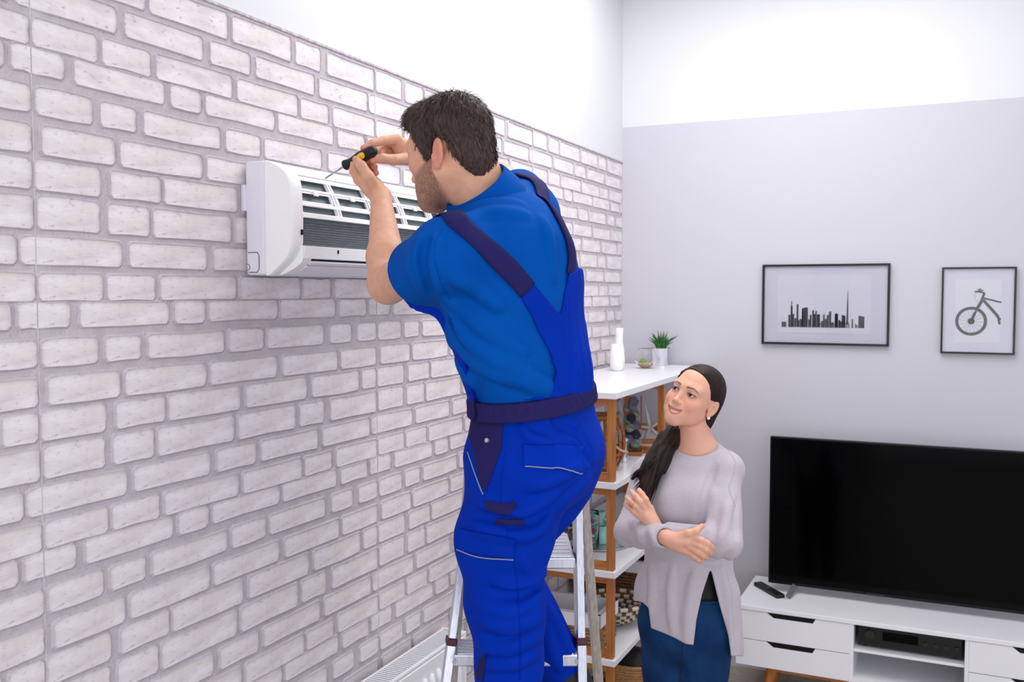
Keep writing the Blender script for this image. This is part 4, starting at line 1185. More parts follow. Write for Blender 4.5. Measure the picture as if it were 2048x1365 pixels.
def patch(bvh, poly_px, name, material, parent, lift=0.003, step=5.0, label=None, thick=0.004):
    """a piece of cloth sewn on a garment: outline sampled on the surface, then raised by its thickness"""
    poly = np.array(poly_px, float); lo = poly.min(0); hi = poly.max(0)
    # grid in a sheared quad: works for four-sided outlines (tl, tr, br, bl)
    tl, tr2, br, bl = [np.array(q, float) for q in poly_px]
    nu = max(3, int(max(np.linalg.norm(tr2 - tl), np.linalg.norm(br - bl)) / step)); nv = max(3, int(max(np.linalg.norm(bl - tl), np.linalg.norm(br - tr2)) / step))
    top = []; ok = True
    for j in range(nv + 1):
        for i in range(nu + 1):
            u, w = i / nu, j / nv
            q = (tl * (1 - u) + tr2 * u) * (1 - w) + (bl * (1 - u) + br * u) * w
            h, n = cam_hit(bvh, q[0], q[1])
            if h is None: top.append(None)
            else: top.append((h, n))
    last = next((t for t in top if t), None)
    if last is None: return None
    for i, t in enumerate(top):
        if t is None: top[i] = last
        else: last = t
    vs = [h + n * (lift) for h, n in top] + [h - n * 0.004 for h, n in top]
    W = nu + 1; N = len(top); fs = []
    for j in range(nv):
        for i in range(nu):
            a, b, c2, d = j * W + i, j * W + i + 1, (j + 1) * W + i + 1, (j + 1) * W + i
            fs += [(a, d, c2, b), (N + a, N + b, N + c2, N + d)]
    for i in range(nu): fs += [(i, i + 1, N + i + 1, N + i), (nv * W + i + 1, nv * W + i, N + nv * W + i, N + nv * W + i + 1)]
    for j in range(nv): fs += [((j + 1) * W, j * W, N + j * W, N + (j + 1) * W), (j * W + nu, (j + 1) * W + nu, N + (j + 1) * W + nu, N + j * W + nu)]
    return MB().add(vs, fs).build(name, material, parent, autosmooth=True, label=label)
def surf_line(bvh, pts_px, r, name, material, parent, lift=0.002, step=4.0, label=None):
    pts = []
    for q in resample(catmull(pts_px, 6) if len(pts_px) > 2 else pts_px, step):
        h, n = cam_hit(bvh, q[0], q[1])
        if h is not None: pts.append(h + n * lift)
    if len(pts) < 2: return None
    return MB().tube(pts, r, 6).build(name, material, parent, smooth=True, label=label)

def crease(s, bvh, pts_px, r, off, k, op='add', taper=True):
    """a fold that follows the garment's surface: tube laid along surface points"""
    q = resample(catmull(pts_px, 6) if len(pts_px) > 2 else pts_px, 9.0); pts = []
    for p in q:
        h, n = cam_hit(bvh, p[0], p[1])
        if h is not None: pts.append(h + n * off)
    if len(pts) < 3: return
    N = len(pts)
    for i in range(N - 1):
        def rad(j): return r * (0.35 + 0.65 * math.sin(math.pi * (j + 0.6) / (N + 0.2))) if taper else r
        s.cone(pts[i], pts[i + 1], rad(i), rad(i + 1), k, op)
# ---- head in local axes: x to the person's left, y forward, z up
def head_frame(F, pitch, roll=0.0):
    F = nrm(V(F[0], F[1], 0)); U = V(0, 0, 1); L = np.cross(U, F)
    F2 = F * math.cos(pitch) + U * math.sin(pitch); U2 = np.cross(F2, L)
    U3 = U2 * math.cos(roll) + L * math.sin(roll); L3 = np.cross(U3, F2)
    return np.stack([L3, F2, U3], 1)
def head_sdf(s, C, R, sc=1.0, female=False, smile=0.0, ear=(0.0, 0.0)):
    T = lambda x, y, z: C + R @ (np.array([x, y, z]) * sc)
    def ell(c, r, k=0.012, op='add', rot=None): s.ell(T(*c), np.array(r) * sc, R if rot is None else R @ rot, k, op)
    def cone(a, b, ra, rb, k=0.01, op='add'): s.cone(T(*a), T(*b), ra * sc, rb * sc, k, op)
    fm = female
    ell((0, -0.008, 0.045), (0.072, 0.090, 0.077), 0.0)
    ell((0, 0.028, 0.004), (0.056 if fm else 0.060, 0.060, 0.084), 0.03)
    ell((0, 0.034, -0.050), (0.040 if fm else 0.052, 0.046 if fm else 0.052, 0.040), 0.03)
    cone((-0.004, 0.074, -0.088), (0.004, 0.074, -0.088), 0.0140 if fm else 0.019, 0.0140 if fm else 0.019, 0.02)
    for x in (-1, 1):
        if fm: cone((x * 0.047, 0.006, -0.038), (x * 0.012, 0.068, -0.087), 0.016, 0.013, 0.025)
        else: cone((x * 0.054, 0.004, -0.045), (x * 0.020, 0.066, -0.089), 0.020, 0.017, 0.025)
        ell((x * 0.041, 0.058, -0.014), (0.021, 0.021, 0.017), 0.02)
        if smile: ell((x * 0.038, 0.046, -0.046), (0.022, 0.026, 0.030), 0.03)
        if smile: ell((x * 0.036, 0.070, -0.030), (0.015, 0.012, 0.012), 0.016)
        cone((x * 0.044, 0.070, 0.029), (x * 0.014, 0.083, 0.027), 0.0085 if fm else 0.010, 0.0095 if fm else 0.011, 0.02)
        ell((x * 0.032, 0.094, 0.008), (0.018, 0.014, 0.011), 0.012, 'sub')
        ell((x * 0.032, 0.0742, 0.008), (0.0155, 0.0145, 0.0130), 0.006)
        ell((x * 0.0325, 0.0905, 0.0078), (0.0130, 0.0100, 0.0047 if fm else 0.005), 0.0012, 'sub')
        # ear
        re = np.array([[math.cos(x * 0.35), -math.sin(x * 0.35), 0], [math.sin(x * 0.35), math.cos(x * 0.35), 0], [0, 0, 1]])
        rt = np.array([[1, 0, 0], [0, math.cos(0.2), -math.sin(0.2)], [0, math.sin(0.2), math.cos(0.2)]])
        ell((x * 0.0745, -0.010 + ear[0], 0.000 + ear[1]), (0.0070, 0.0175, 0.030), 0.006, 'add', re @ rt)
        ell((x * 0.0815, -0.007 + ear[0], 0.003 + ear[1]), (0.0058, 0.0118, 0.0215), 0.002, 'sub', re @ rt)
        cone((x * 0.0765, -0.014 + ear[0], 0.010 + ear[1]), (x * 0.0765, -0.014 + ear[0], -0.012 + ear[1]), 0.0030, 0.0034, 0.004)
        cone((x * 0.0765, -0.006 + ear[0], 0.012 + ear[1]), (x * 0.0765, -0.014 + ear[0], 0.006 + ear[1]), 0.0022, 0.0030, 0.004)
        ell((x * 0.0730, -0.003 + ear[0], -0.024 + ear[1]), (0.006, 0.008, 0.010), 0.005)
        cone((x * 0.071, 0.004 + ear[0], -0.004 + ear[1]), (x * 0.072, 0.004 + ear[0], -0.012 + ear[1]), 0.006, 0.005, 0.004)
    nr = 0.85 if fm else 1.0
    cone((0, 0.082, 0.024), (0, 0.100, -0.020), 0.0070 * nr, 0.0085 * nr, 0.014)
    ell((0, 0.1030, -0.0265), (0.0100 * nr, 0.0100, 0.0082 * nr), 0.008)
    for x in (-1, 1):
        ell((x * 0.0112 * (1 if not fm else 0.95), 0.0930, -0.0290), (0.0068, 0.0090, 0.0064), 0.005)
        ell((x * 0.0065, 0.1010, -0.0355), (0.0030, 0.0045, 0.0028), 0.0015, 'sub')
    ell((0, 0.074, -0.058), (0.028, 0.021, 0.024), 0.02)
    if not smile:
        cone((-0.019, 0.086, -0.0615), (0, 0.0955, -0.0585), 0.0042, 0.0058, 0.006); cone((0.019, 0.086, -0.0615), (0, 0.0955, -0.0585), 0.0042, 0.0058, 0.006)
        cone((-0.017, 0.085, -0.0655), (0, 0.0940, -0.0705), 0.0042, 0.0066, 0.006); cone((0.017, 0.085, -0.0655), (0, 0.0940, -0.0705), 0.0042, 0.0066, 0.006)
        cone((-0.020, 0.094, -0.0635), (0.020, 0.094, -0.0635), 0.0011, 0.0011, 0.002, 'sub')
    else:
        up = SMILE_UP; low = SMILE_LOW
        for i in range(len(up) - 1):
            for f in (0.12, 0.5, 0.88):
                m0 = np.array(up[i]) * (1 - f) + np.array(low[i]) * f; m1 = np.array(up[i + 1]) * (1 - f) + np.array(low[i + 1]) * f
                h0 = max(0.0008, abs(up[i][2] - low[i][2]) * 0.30); h1 = max(0.0008, abs(up[i + 1][2] - low[i + 1][2]) * 0.30)
                cone(m0 + V(0, 0.010, 0), m1 + V(0, 0.010, 0), h0 + 0.0012, h1 + 0.0012, 0.0015, 'sub')
                cone(m0 + V(0, 0.002, 0), m1 + V(0, 0.002, 0), h0 + 0.0012, h1 + 0.0012, 0.0015, 'sub')
                cone(m0 + V(0, -0.006, 0), m1 + V(0, -0.006, 0), h0 + 0.0008, h1 + 0.0008, 0.0015, 'sub')
        n = len(up) - 1
        for i in range(n):
            e0, e1 = min(i, n - i) / (n / 2), min(i + 1, n - i - 1) / (n / 2)
            cone(up[i], up[i + 1], 0.0025 + 0.0004 * e0, 0.0025 + 0.0004 * e1, 0.003)
            cone(low[i], low[i + 1], 0.0025 + 0.0007 * e0, 0.0025 + 0.0007 * e1, 0.003)
    return T
SMILE_UP = [(-0.0275, 0.0770, -0.0500), (-0.0200, 0.0848, -0.0535), (-0.0100, 0.0902, -0.0556), (0, 0.0918, -0.0562), (0.0100, 0.0902, -0.0556), (0.0200, 0.0848, -0.0535), (0.0275, 0.0770, -0.0500)]
SMILE_LOW = [(-0.0275, 0.0770, -0.0512), (-0.0210, 0.0828, -0.0620), (-0.0110, 0.0878, -0.0696), (0, 0.0893, -0.0716), (0.0110, 0.0878, -0.0696), (0.0210, 0.0828, -0.0620), (0.0275, 0.0770, -0.0512)]
def to_local(v, C, R, sc=1.0): return (v - C) @ R / sc
# ================================================================== the man on the ladder
mat('skin_m', (232, 184, 158), 0.5, spec=0.35, attr=True, sss=0.15, noise=(55, (250, 238, 232), 3), bump=(260, 0.12, 0.001))
mat('shirt_blue', (0, 84, 176), 0.85, spec=0.08, noise=(7, (0, 78, 168), 3), bump=(520, 0.16, 0.001))
mat('overall_blue', (0, 50, 176), 0.8, spec=0.08, noise=(9, (0, 46, 168), 3), bump=(480, 0.2, 0.001, (1, 1, 1.6)))
mat('navy', (38, 34, 92), 0.8, spec=0.15, bump=(420, 0.25, 0.001))
mat('piping_grey', (150, 150, 166), 0.7)
mat('snap_metal', (214, 214, 214), 0.3, metal=0.9)
mat('hair_brown', (54, 41, 37), 0.5, spec=0.35, noise=(46, (78, 60, 54), 4, (1, 1, 0.35)), bump=(170, 0.4, 0.003, (1, 1, 0.3)))
mat('hair_strand', (60, 45, 40), 0.45, spec=0.4, noise=(30, (86, 66, 58), 3))
mat('eye_white', (206, 200, 198), 0.25)
mat('iris_brown', (52, 34, 26), 0.15)
mat('shoe_black', (16, 16, 18), 0.6)
AW = V(-math.sin(YAW), math.cos(YAW), 0)     # horizontally away from the camera
def fdir(phi):
    p = math.radians(phi); return -_rt * math.cos(p) + AW * math.sin(p)
man = thing('person', 'man in blue overalls on the ladder holding a screwdriver to the air conditioner', 'person', P(1040, 1300, 2.15) * V(1, 1, 0) + V(0, 0, 0.57))
def node(px, py, z, a, b, phi):
    F = fdir(phi); return (P(px, py, z), a, b, np.cross(F, UZ), F)
T_ = [node(1068, 900, 2.12, 0.168, 0.132, 15), node(1066, 800, 2.11, 0.150, 0.114, 20), node(1048, 690, 2.08, 0.159, 0.115, 30), node(1027, 585, 2.05, 0.173, 0.118, 40), node(1008, 505, 2.02, 0.160, 0.110, 47), node(1000, 450, 2.04, 0.09, 0.075, 50)]
LSH, RSH = P(890, 512, 1.90), P(1058, 430, 2.20)
LEL, LWR = P(776, 568, 2.16), P(762, 394, 2.335)
REL, RWR = P(1000, 359, 2.50), P(832, 312, 2.43)
NB = P(974, 424, 2.06)
HC = P(902, 308, 2.03); HF = fdir(33); HR = head_frame(HF, math.radians(-13), math.radians(-3)); HS = 1.0
def torso(s, g=0.0, k=0.04):
    for a, b in zip(T_[:-1], T_[1:]):
        s.ecap((a[0], a[1] + g, a[2] + g, a[3], a[4]), (b[0], b[1] + g, b[2] + g, b[3], b[4]), k)
    s.cone(LSH, P(960, 496, 2.02), 0.064 + g, 0.062 + g, 0.05)
    s.cone(RSH, P(1000, 432, 2.08), 0.064 + g, 0.062 + g, 0.05)
    s.cone(NB, P(928, 512, 1.97), 0.044 + g, 0.046 + g, 0.05)
    s.cone(NB, P(1040, 424, 2.15), 0.048 + g, 0.046 + g, 0.05)
    # shoulder blades
    s.ell(P(1060, 500, 2.03), (0.07 + g, 0.05 + g, 0.09 + g), np.stack([T_[4][3], T_[4][4], UZ], 1), 0.06)
LHIP, LKN, LAN = P(1036, 935, 2.06), P(1011, 1205, 2.08), P(1014, 1545, 2.17)
RHIP, RKN, RAN = P(1100, 940, 2.20), P(992, 1112, 2.26), P(1128, 1345, 2.36)
def legs(s, g=0.0):
    m1 = P(1013, 1065, 2.06)
    s.cone(LHIP, m1, 0.116 + g, 0.098 + g, 0.04); s.cone(m1, LKN, 0.098 + g, 0.082 + g, 0.03)
    sh_ = P(1016, 1330, 2.11)
    s.cone(LKN, sh_, 0.082 + g, 0.072 + g, 0.03); s.cone(sh_, LAN, 0.072 + g, 0.075 + g, 0.03)
    s.cone(RHIP, RKN, 0.112 + g, 0.086 + g, 0.02); s.cone(RKN, RAN, 0.084 + g, 0.056 + g, 0.012)
    s.ell(P(1112, 895, 2.16), (0.105 + g, 0.105 + g, 0.11 + g), None, 0.05)
    s.ell(P(1075, 915, 2.06), (0.105 + g, 0.105 + g, 0.115 + g), None, 0.05)

# ---------- skin: one continuous body
B = SDF()
torso(B, -0.022); legs(B, -0.024)
B.cone(LSH, LEL, 0.050, 0.043, 0.02); B.cone(LEL, P(772, 515, 2.21), 0.044, 0.0425, 0.02); B.cone(P(772, 515, 2.21), LWR, 0.0425, 0.0245, 0.02)
B.cone(RSH, REL, 0.050, 0.040, 0.02); B.cone(REL, RWR, 0.040, 0.0245, 0.02)
# feet
for an, toe in ((LAN, LAN + fdir(20) * 0.17 + V(0, 0, -0.075)), (RAN, RAN + fdir(30) * 0.13 + V(0, 0, -0.14))):
    B.cone(an, toe, 0.042, 0.03, 0.02)
# neck + head
B.cone(NB, HC + HR @ V(0, -0.022, -0.035), 0.060, 0.058, 0.03)
B.cone(P(985, 408, 2.06), HC + HR @ V(0, -0.045, -0.010), 0.045, 0.045, 0.03)
HT = head_sdf(B, HC, HR, HS, ear=(-0.010, -0.016))
# left hand
dz = 0.075
def hp(px, py, z): return P(px, py, z + dz)
def finger(s, pts, k=0.004): s.chain([(hp(*p[:3]), p[3]) for p in pts], k)
HL = SDF()
B.chain([(LWR, 0.0245), (hp(744, 374, 2.275), 0.0245), (hp(728, 358, 2.285), 0.0205)], 0.012)
B.cone(hp(752, 378, 2.275), hp(718, 358, 2.282), 0.018, 0.0125, 0.012); B.cone(hp(750, 374, 2.30), hp(733, 352, 2.312), 0.018, 0.0125, 0.012)
finger(B, [(717, 360, 2.280, 0.0125), (707, 341, 2.268, 0.0105), (709, 324, 2.280, 0.0095), (718, 313, 2.302, 0.0082)])
finger(B, [(724, 353, 2.300, 0.0120), (715, 333, 2.312, 0.0105), (727, 319, 2.322, 0.0095), (742, 322, 2.305, 0.0085)])
finger(B, [(733, 352, 2.312, 0.0115), (729, 337, 2.330, 0.0100), (740, 328, 2.328, 0.0092), (749, 334, 2.308, 0.0085)])
finger(B, [(742, 361, 2.318, 0.0110), (740, 346, 2.335, 0.0092), (748, 341, 2.328, 0.0086), (752, 346, 2.312, 0.0078)])
finger(B, [(752, 382, 2.258, 0.0185), (737, 354, 2.232, 0.0138), (723, 332, 2.232, 0.0118), (712, 319, 2.243, 0.0090)], 0.006)
# right hand
B.chain([(RWR, 0.0245), (hp(812, 301, 2.345), 0.0250), (hp(799, 292, 2.345), 0.0200)], 0.012)
B.cone(hp(818, 306, 2.34), hp(795, 281, 2.325), 0.019, 0.0130, 0.012)
finger(B, [(795, 279, 2.322, 0.0130), (768, 281, 2.300, 0.0108), (744, 287, 2.278, 0.0098), (727, 297, 2.266, 0.0084)])
finger(B, [(798, 286, 2.348, 0.0120), (772, 287, 2.352, 0.0105), (758, 294, 2.335, 0.0095), (752, 303, 2.318, 0.0085)])
finger(B, [(801, 294, 2.365, 0.0115), (780, 294, 2.372, 0.0100), (768, 300, 2.352, 0.0092), (762, 309, 2.335, 0.0085)])
finger(B, [(806, 303, 2.372, 0.0105), (790, 302, 2.378, 0.0090), (780, 306, 2.360, 0.0085), (774, 313, 2.345, 0.0078)])
finger(B, [(814, 318, 2.325, 0.0170), (788, 320, 2.292, 0.0130), (765, 317, 2.272, 0.0115), (747, 320, 2.262, 0.0092)], 0.006)
def bx(c, r): return np.asarray(c) - r, np.asarray(c) + r
hlo, hhi = bx(HC + HR @ V(0, 0.0, 0.01), 0.162)
hlo[2] = HC[2] - 0.155
lo1, hi1 = bx(hp(735, 348, 2.285), 0.075); lo2, hi2 = bx(hp(780, 300, 2.32), 0.085)
blo = np.minimum.reduce([LSH, LEL, LWR, RWR, LAN, RAN, T_[0][0], lo1, lo2]) - 0.25
bhi = np.maximum.reduce([LSH, LEL, RSH, REL, hhi, RKN, T_[0][0]]) + 0.2
coarse = B.mesh(blo, bhi, 0.006)
for lo, hi in ((hlo, hhi), (lo1, hi1), (lo2, hi2)): coarse = drop_inside(coarse, lo + 0.006, hi - 0.006)
fine = [keep_inside(B.mesh(hlo - 0.006, hhi + 0.006, 0.0021), hlo, hhi)]
m1_ = B.mesh(lo1 - 0.006, hi1 + 0.006, 0.0018); m2_ = B.mesh(lo2 - 0.006, hi2 + 0.006, 0.0018)
m1_ = keep_inside(m1_, lo1, hi1)
m2_ = drop_inside(keep_inside(m2_, lo2, hi2), lo1 + 0.002, hi1 - 0.002)
m2_ = drop_inside(m2_, hlo + 0.004, hhi - 0.004); m1_ = drop_inside(m1_, hlo + 0.004, hhi - 0.004)
body = join(coarse, fine[0], m1_, m2_)
q = to_local(body[0], HC, HR, HS)
col = np.tile(lc((226, 176, 148)), (len(q), 1))
rs = np.random.RandomState(2)
head_m = (np.linalg.norm(q - V(0, 0, 0), axis=1) < 0.17)
ear = sstep(0.066, 0.072, np.abs(q[:, 0])) * sstep(0.045, 0.03, np.abs(q[:, 2] + 0.016)) * sstep(-0.05, -0.04, q[:, 1]) * sstep(0.01, 0.0, q[:, 1])
col = mixc(col, lc((224, 150, 130)), ear * head_m * 0.8)
cheek = np.exp(-((np.abs(q[:, 0]) - 0.045) ** 2 + (q[:, 1] - 0.06) ** 2 + (q[:, 2] + 0.01) ** 2) / 0.025 ** 2)
col = mixc(col, lc((222, 150, 128)), cheek * head_m * 0.5)
# beard: jaw, chin, moustache and sideburn
jawline = np.interp(q[:, 1], [-0.02, -0.005, 0.015, 0.05, 0.08, 0.12], [0.0, 0.0, -0.016, -0.033, -0.040, -0.040])
bd = sstep(0.008, -0.008, q[:, 2] - jawline) * sstep(-0.012, 0.006, q[:, 1] - np.interp(q[:, 2], [-0.10, -0.065, -0.03, 0.02], [0.018, 0.000, -0.002, 0.0])) * sstep(-0.118, -0.104, q[:, 2]) 
under = sstep(0.025, 0.045, q[:, 1] + 0.35 * (q[:, 2] + 0.1))
lips = np.exp(-((q[:, 0] / 0.020) ** 4 + ((q[:, 2] + 0.064) / 0.009) ** 4)) * (q[:, 1] > 0.075)
bd = bd * head_m * (1 - lips) * (q[:, 1] > 0.0)
bd = bd * np.clip(0.82 + 0.2 * rs.normal(size=len(bd)), 0.4, 1.0)
col = mixc(col, lc((112, 80, 64)), np.clip(bd, 0, 1) * 0.84)
col = mixc(col, lc((196, 116, 104)), lips * head_m * 0.8)
brow = np.exp(-(((np.abs(q[:, 0]) - 0.030) / 0.018) ** 4 + ((q[:, 2] - 0.028 - 0.06 * (0.03 - np.abs(np.abs(q[:, 0]) - 0.03))) / 0.0055) ** 4)) * (q[:, 1] > 0.06)
col = mixc(col, lc((52, 38, 34)), brow * 0.9)
# finger tips and knuckles a little redder
for p in (hp(793, 276, 2.33), hp(727, 297, 2.266), hp(747, 320, 2.262), hp(714, 317, 2.243), hp(745, 330, 2.31)):
    w = np.exp(-np.sum((body[0] - p) ** 2, axis=1) / 0.017 ** 2); col = mixc(col, lc((224, 138, 118)), w * 0.6)
obj_from(body, 'body', 'skin_m', man, col)
for x in (-1, 1):
    MB().ball(HT(x * 0.032, 0.0745, 0.0075), 0.0125 * HS, 16, 10).build('eyeball', 'eye_white', man, smooth=True)
    MB().ball(HT(x * 0.032, 0.0815, 0.0065), 0.0064 * HS, 12, 8).build('iris', 'iris_brown', man, smooth=True)
# thumb nail
# ---------- hair
H = SDF()
Th = HT
H.ell(Th(0, -0.008, 0.045), np.array((0.0805, 0.0965, 0.0845)) * HS, HR, 0)
H.ell(Th(0, -0.050, -0.015), np.array((0.062, 0.050, 0.070)) * HS, HR, 0.02)
H.ell(Th(0, 0.046, 0.094), np.array((0.056, 0.042, 0.026)) * HS, HR, 0.02)
H.ell(Th(0.01, 0.056, 0.090), np.array((0.044, 0.024, 0.019)) * HS, HR, 0.015)
for x in (-1, 1): H.ell(Th(x * 0.058, 0.014, 0.010), np.array((0.014, 0.020, 0.045)) * HS, HR, 0.012)
def hloc(X, Y, Z):
    dx, dy, dz_ = X - HC[0], Y - HC[1], Z - HC[2]
    return [(dx * HR[0, i] + dy * HR[1, i] + dz_ * HR[2, i]) / HS for i in range(3)]
HLY = [-0.12, -0.085, -0.066, -0.054, -0.046, -0.038, -0.025, -0.010, -0.002, 0.008, 0.024, 0.036, 0.048, 0.060, 0.080, 0.13]
HLZ = [-0.090, -0.085, -0.074, -0.050, -0.024, 0.004, 0.017, 0.018, -0.004, -0.024, -0.014, 0.012, 0.042, 0.064, 0.074, 0.080]
def hairline(X, Y, Z):
    x, y, z = hloc(X, Y, Z)
    return ((np.interp(y, HLY, HLZ).astype(np.float32) - z) * 0.75 * HS).astype(np.float32)
H.fnmax(hairline, 0.008)
def hairfuzz(X, Y, Z):
    x, y, z = hloc(X, Y, Z)
    ang = np.arctan2(x, y + 0.055); rad = np.sqrt(x * x + (y + 0.055) ** 2) 
    return (0.0014 * np.sin(ang * 34 + 6 * np.sin(z * 40) + 4 * np.sin(x * 60)) + 0.0009 * np.sin(ang * 83 + z * 60 + 5) ).astype(np.float32)
H.disp(hairfuzz, hlo - 0.05, hhi + 0.05)
hair = H.mesh(hlo - 0.02, hhi + 0.03, 0.0026)
ho = obj_from(hair, 'hair', 'hair_brown', man, label='short dark brown hair')
# strands break up the outline
hb = bvh_of(hair)
rs = np.random.RandomState(7)
st = MB(); whorl = V(0, -0.06, 0.122)
pts_l = to_local(hair[0], HC, HR, HS)
out_ok = np.where((pts_l[:, 2] > -0.085))[0]
for i in rs.choice(out_ok, 9000):
    p = hair[0][i]; l = pts_l[i]
    h = hb.find_nearest(Vector(p)); n = np.array(h[1])
    if n @ (HR @ nrm(l - V(0, -0.01, 0.03))) < 0.35 or l[2] < -0.062: continue
    d = l - whorl
    flow = d / (np.linalg.norm(d) + 1e-6)
    if l[1] > 0.0 and l[2] > 0.060: flow = nrm(flow * 0.6 + V(0.10, 0.8, -0.1))
    else: flow = nrm(flow * 0.55 + V(0, -0.12 if l[1] < 0 else 0.10, -0.8))
    flow = nrm(flow + rs.normal(size=3) * 0.12)
    w = HR @ flow; w = nrm(w - n * (w @ n))
    L = rs.uniform(0.014, 0.026) * (1.2 if l[2] > 0.06 else 0.8)
    if l[2] < -0.045: L *= 0.55
    lift = rs.uniform(0.0, 0.0012) if l[2] < 0.09 else rs.uniform(0.0, 0.0030)
    a = p - n * 0.002; b = p + w * L * 0.5 + n * (lift + 0.0006); c = p + w * L + n * (lift - 0.0030 * (L / 0.02))
    sd = nrm(np.cross(w, n)) * 0.0007
    st.add([a - sd, a + sd, b + sd * 0.9, b - sd * 0.9, c], [(0, 1, 2, 3), (3, 2, 4)])
so = st.build('hair_strands', 'hair_strand', man); so['kind'] = 'stuff'

# ---------- polo shirt
wbt, wbb = P(1066, 778, 2.11), P(1066, 816, 2.11)
WN = nrm(UZ - _rt * 0.10 - AW * 0.05)
wbm_ = (wbt + wbb) / 2
Sh = SDF()
def shirt(s, g=0.0):
    torso(s, g)
    s.cone(LSH, P(838, 548, 2.005), 0.071 + g, 0.073 + g, 0.045)
    s.cone(RSH, P(1035, 392, 2.33), 0.066 + g, 0.066 + g, 0.045)
def cloth_waves(s, lo, hi, sc=1.0):
    s.disp(waves(3, 26, 0.0045 * sc, 6, (1, 1, 0.6)), lo, hi); s.disp(waves(9, 60, 0.0016 * sc, 6, (1, 1, 0.7)), lo, hi)
slo = np.minimum.reduce([T_[1][0], LSH, RSH, P(838, 548, 2.005)]) - 0.22; shi = np.maximum.reduce([T_[1][0], LSH, RSH, P(1035, 392, 2.33)]) + 0.2
slo[2] = T_[1][0][2] - 0.05
def folds(s, specs):
    for pts, r, depth, op in specs:
        pp = [P(*p) for p in pts]
        s.chain([(p, r) for p in catmull(pp, 3)], 0.028, op)
shirt(Sh)
S0 = SDF(); shirt(S0); S0B = bvh_of(S0.mesh(slo, shi, 0.009))
for pts, r in [([(893, 612), (930, 665), (985, 712), (1050, 745), (1104, 772)], 0.012), ([(905, 660), (935, 705), (980, 740), (1030, 760)], 0.008), ([(1005, 745), (1050, 760), (1098, 785)], 0.009), ([(900, 640), (915, 700), (945, 770)], 0.009),
               ([(905, 560), (950, 575), (1000, 612)], 0.007), ([(890, 598), (935, 628), (990, 672), (1050, 705)], 0.007),
               ([(840, 470), (835, 520), (850, 580)], 0.006), ([(870, 470), (862, 530), (875, 590)], 0.007), ([(815, 505), (825, 550), (850, 590)], 0.005),
               ([(925, 445), (980, 430), (1050, 432)], 0.006), ([(940, 420), (990, 412), (1040, 412)], 0.006), ([(1085, 440), (1100, 500), (1105, 560)], 0.005)]:
    crease(Sh, S0B, pts, r, -0.002, 0.022)
for pts, r in [([(900, 628), (940, 690), (1000, 732), (1075, 772)], 0.0035), ([(905, 680), (940, 735), (1000, 770)], 0.0035), ([(850, 480), (848, 530), (862, 585)], 0.003), ([(960, 700), (965, 740), (955, 790)], 0.003)]:
    crease(Sh, S0B, pts, r, 0.002, 0.014, 'sub')
cloth_waves(Sh, slo, shi)
HEM_L = P(843, 549, 2.01); Sh.cut(HEM_L, nrm(P(838, 548, 2.005) - LSH), 0.007, bx(HEM_L, 0.14)[0], bx(HEM_L, 0.14)[1])
HEM_R = P(1033, 385, 2.345); Sh.cut(HEM_R, nrm(REL - RSH), 0.003, bx(HEM_R, 0.10)[0], bx(HEM_R, 0.10)[1])
Sh.cone(LSH + (LEL - LSH) * 0.35, LEL, 0.058, 0.066, 0.003, 'sub'); 
Sh.cone(RSH + (REL - RSH) * 0.5, REL, 0.052, 0.056, 0.003, 'sub')
# neck opening
NAX = nrm(HC + HR @ V(0, -0.03, -0.05) - NB)
Sh.cone(NB + NAX * 0.01, NB + NAX * 0.2, 0.066, 0.074, 0.004, 'sub')
Sh.cut(wbm_, -WN, 0.003)
shm = smooth_mesh(*Sh.mesh(slo, shi, 0.0036), 2, 0.5)
shirt_o = obj_from(shm, 'polo_shirt', 'shirt_blue', man, label='royal blue short sleeved polo shirt')
SB = bvh_of(shm)
# collar: a folded band around the neck
cl = MB(); vs = []; fs = []; n = 48
e1 = nrm(np.cross(NAX, UX)); 
prof = [(0.070, 0.004), (0.0725, 0.030), (0.074, 0.040), (0.078, 0.0415), (0.082, 0.034), (0.092, 0.012), (0.100, -0.010), (0.097, -0.013), (0.084, 0.004)]
Fn = nrm(-UX - NAX * (-UX @ NAX)); Ln = np.cross(NAX, Fn)
CB_ = NB + NAX * 0.028
for k in range(n):
    a = 2 * math.pi * k / n; d = Fn * math.cos(a) + Ln * math.sin(a)
    back = (1 - math.cos(a)) / 2
    for (r, z) in prof: vs.append(CB_ + d * r * (0.85 + 0.16 * back) + NAX * (z * (0.75 + 0.45 * back) + 0.0))
npf = len(prof)
for k in range(n):
    for i in range(npf):
        fs.append((k * npf + i, k * npf + (i + 1) % npf, ((k + 1) % n) * npf + (i + 1) % npf, ((k + 1) % n) * npf + i))
cl.add(vs, fs); cl.build('collar', 'shirt_blue', man, smooth=True)

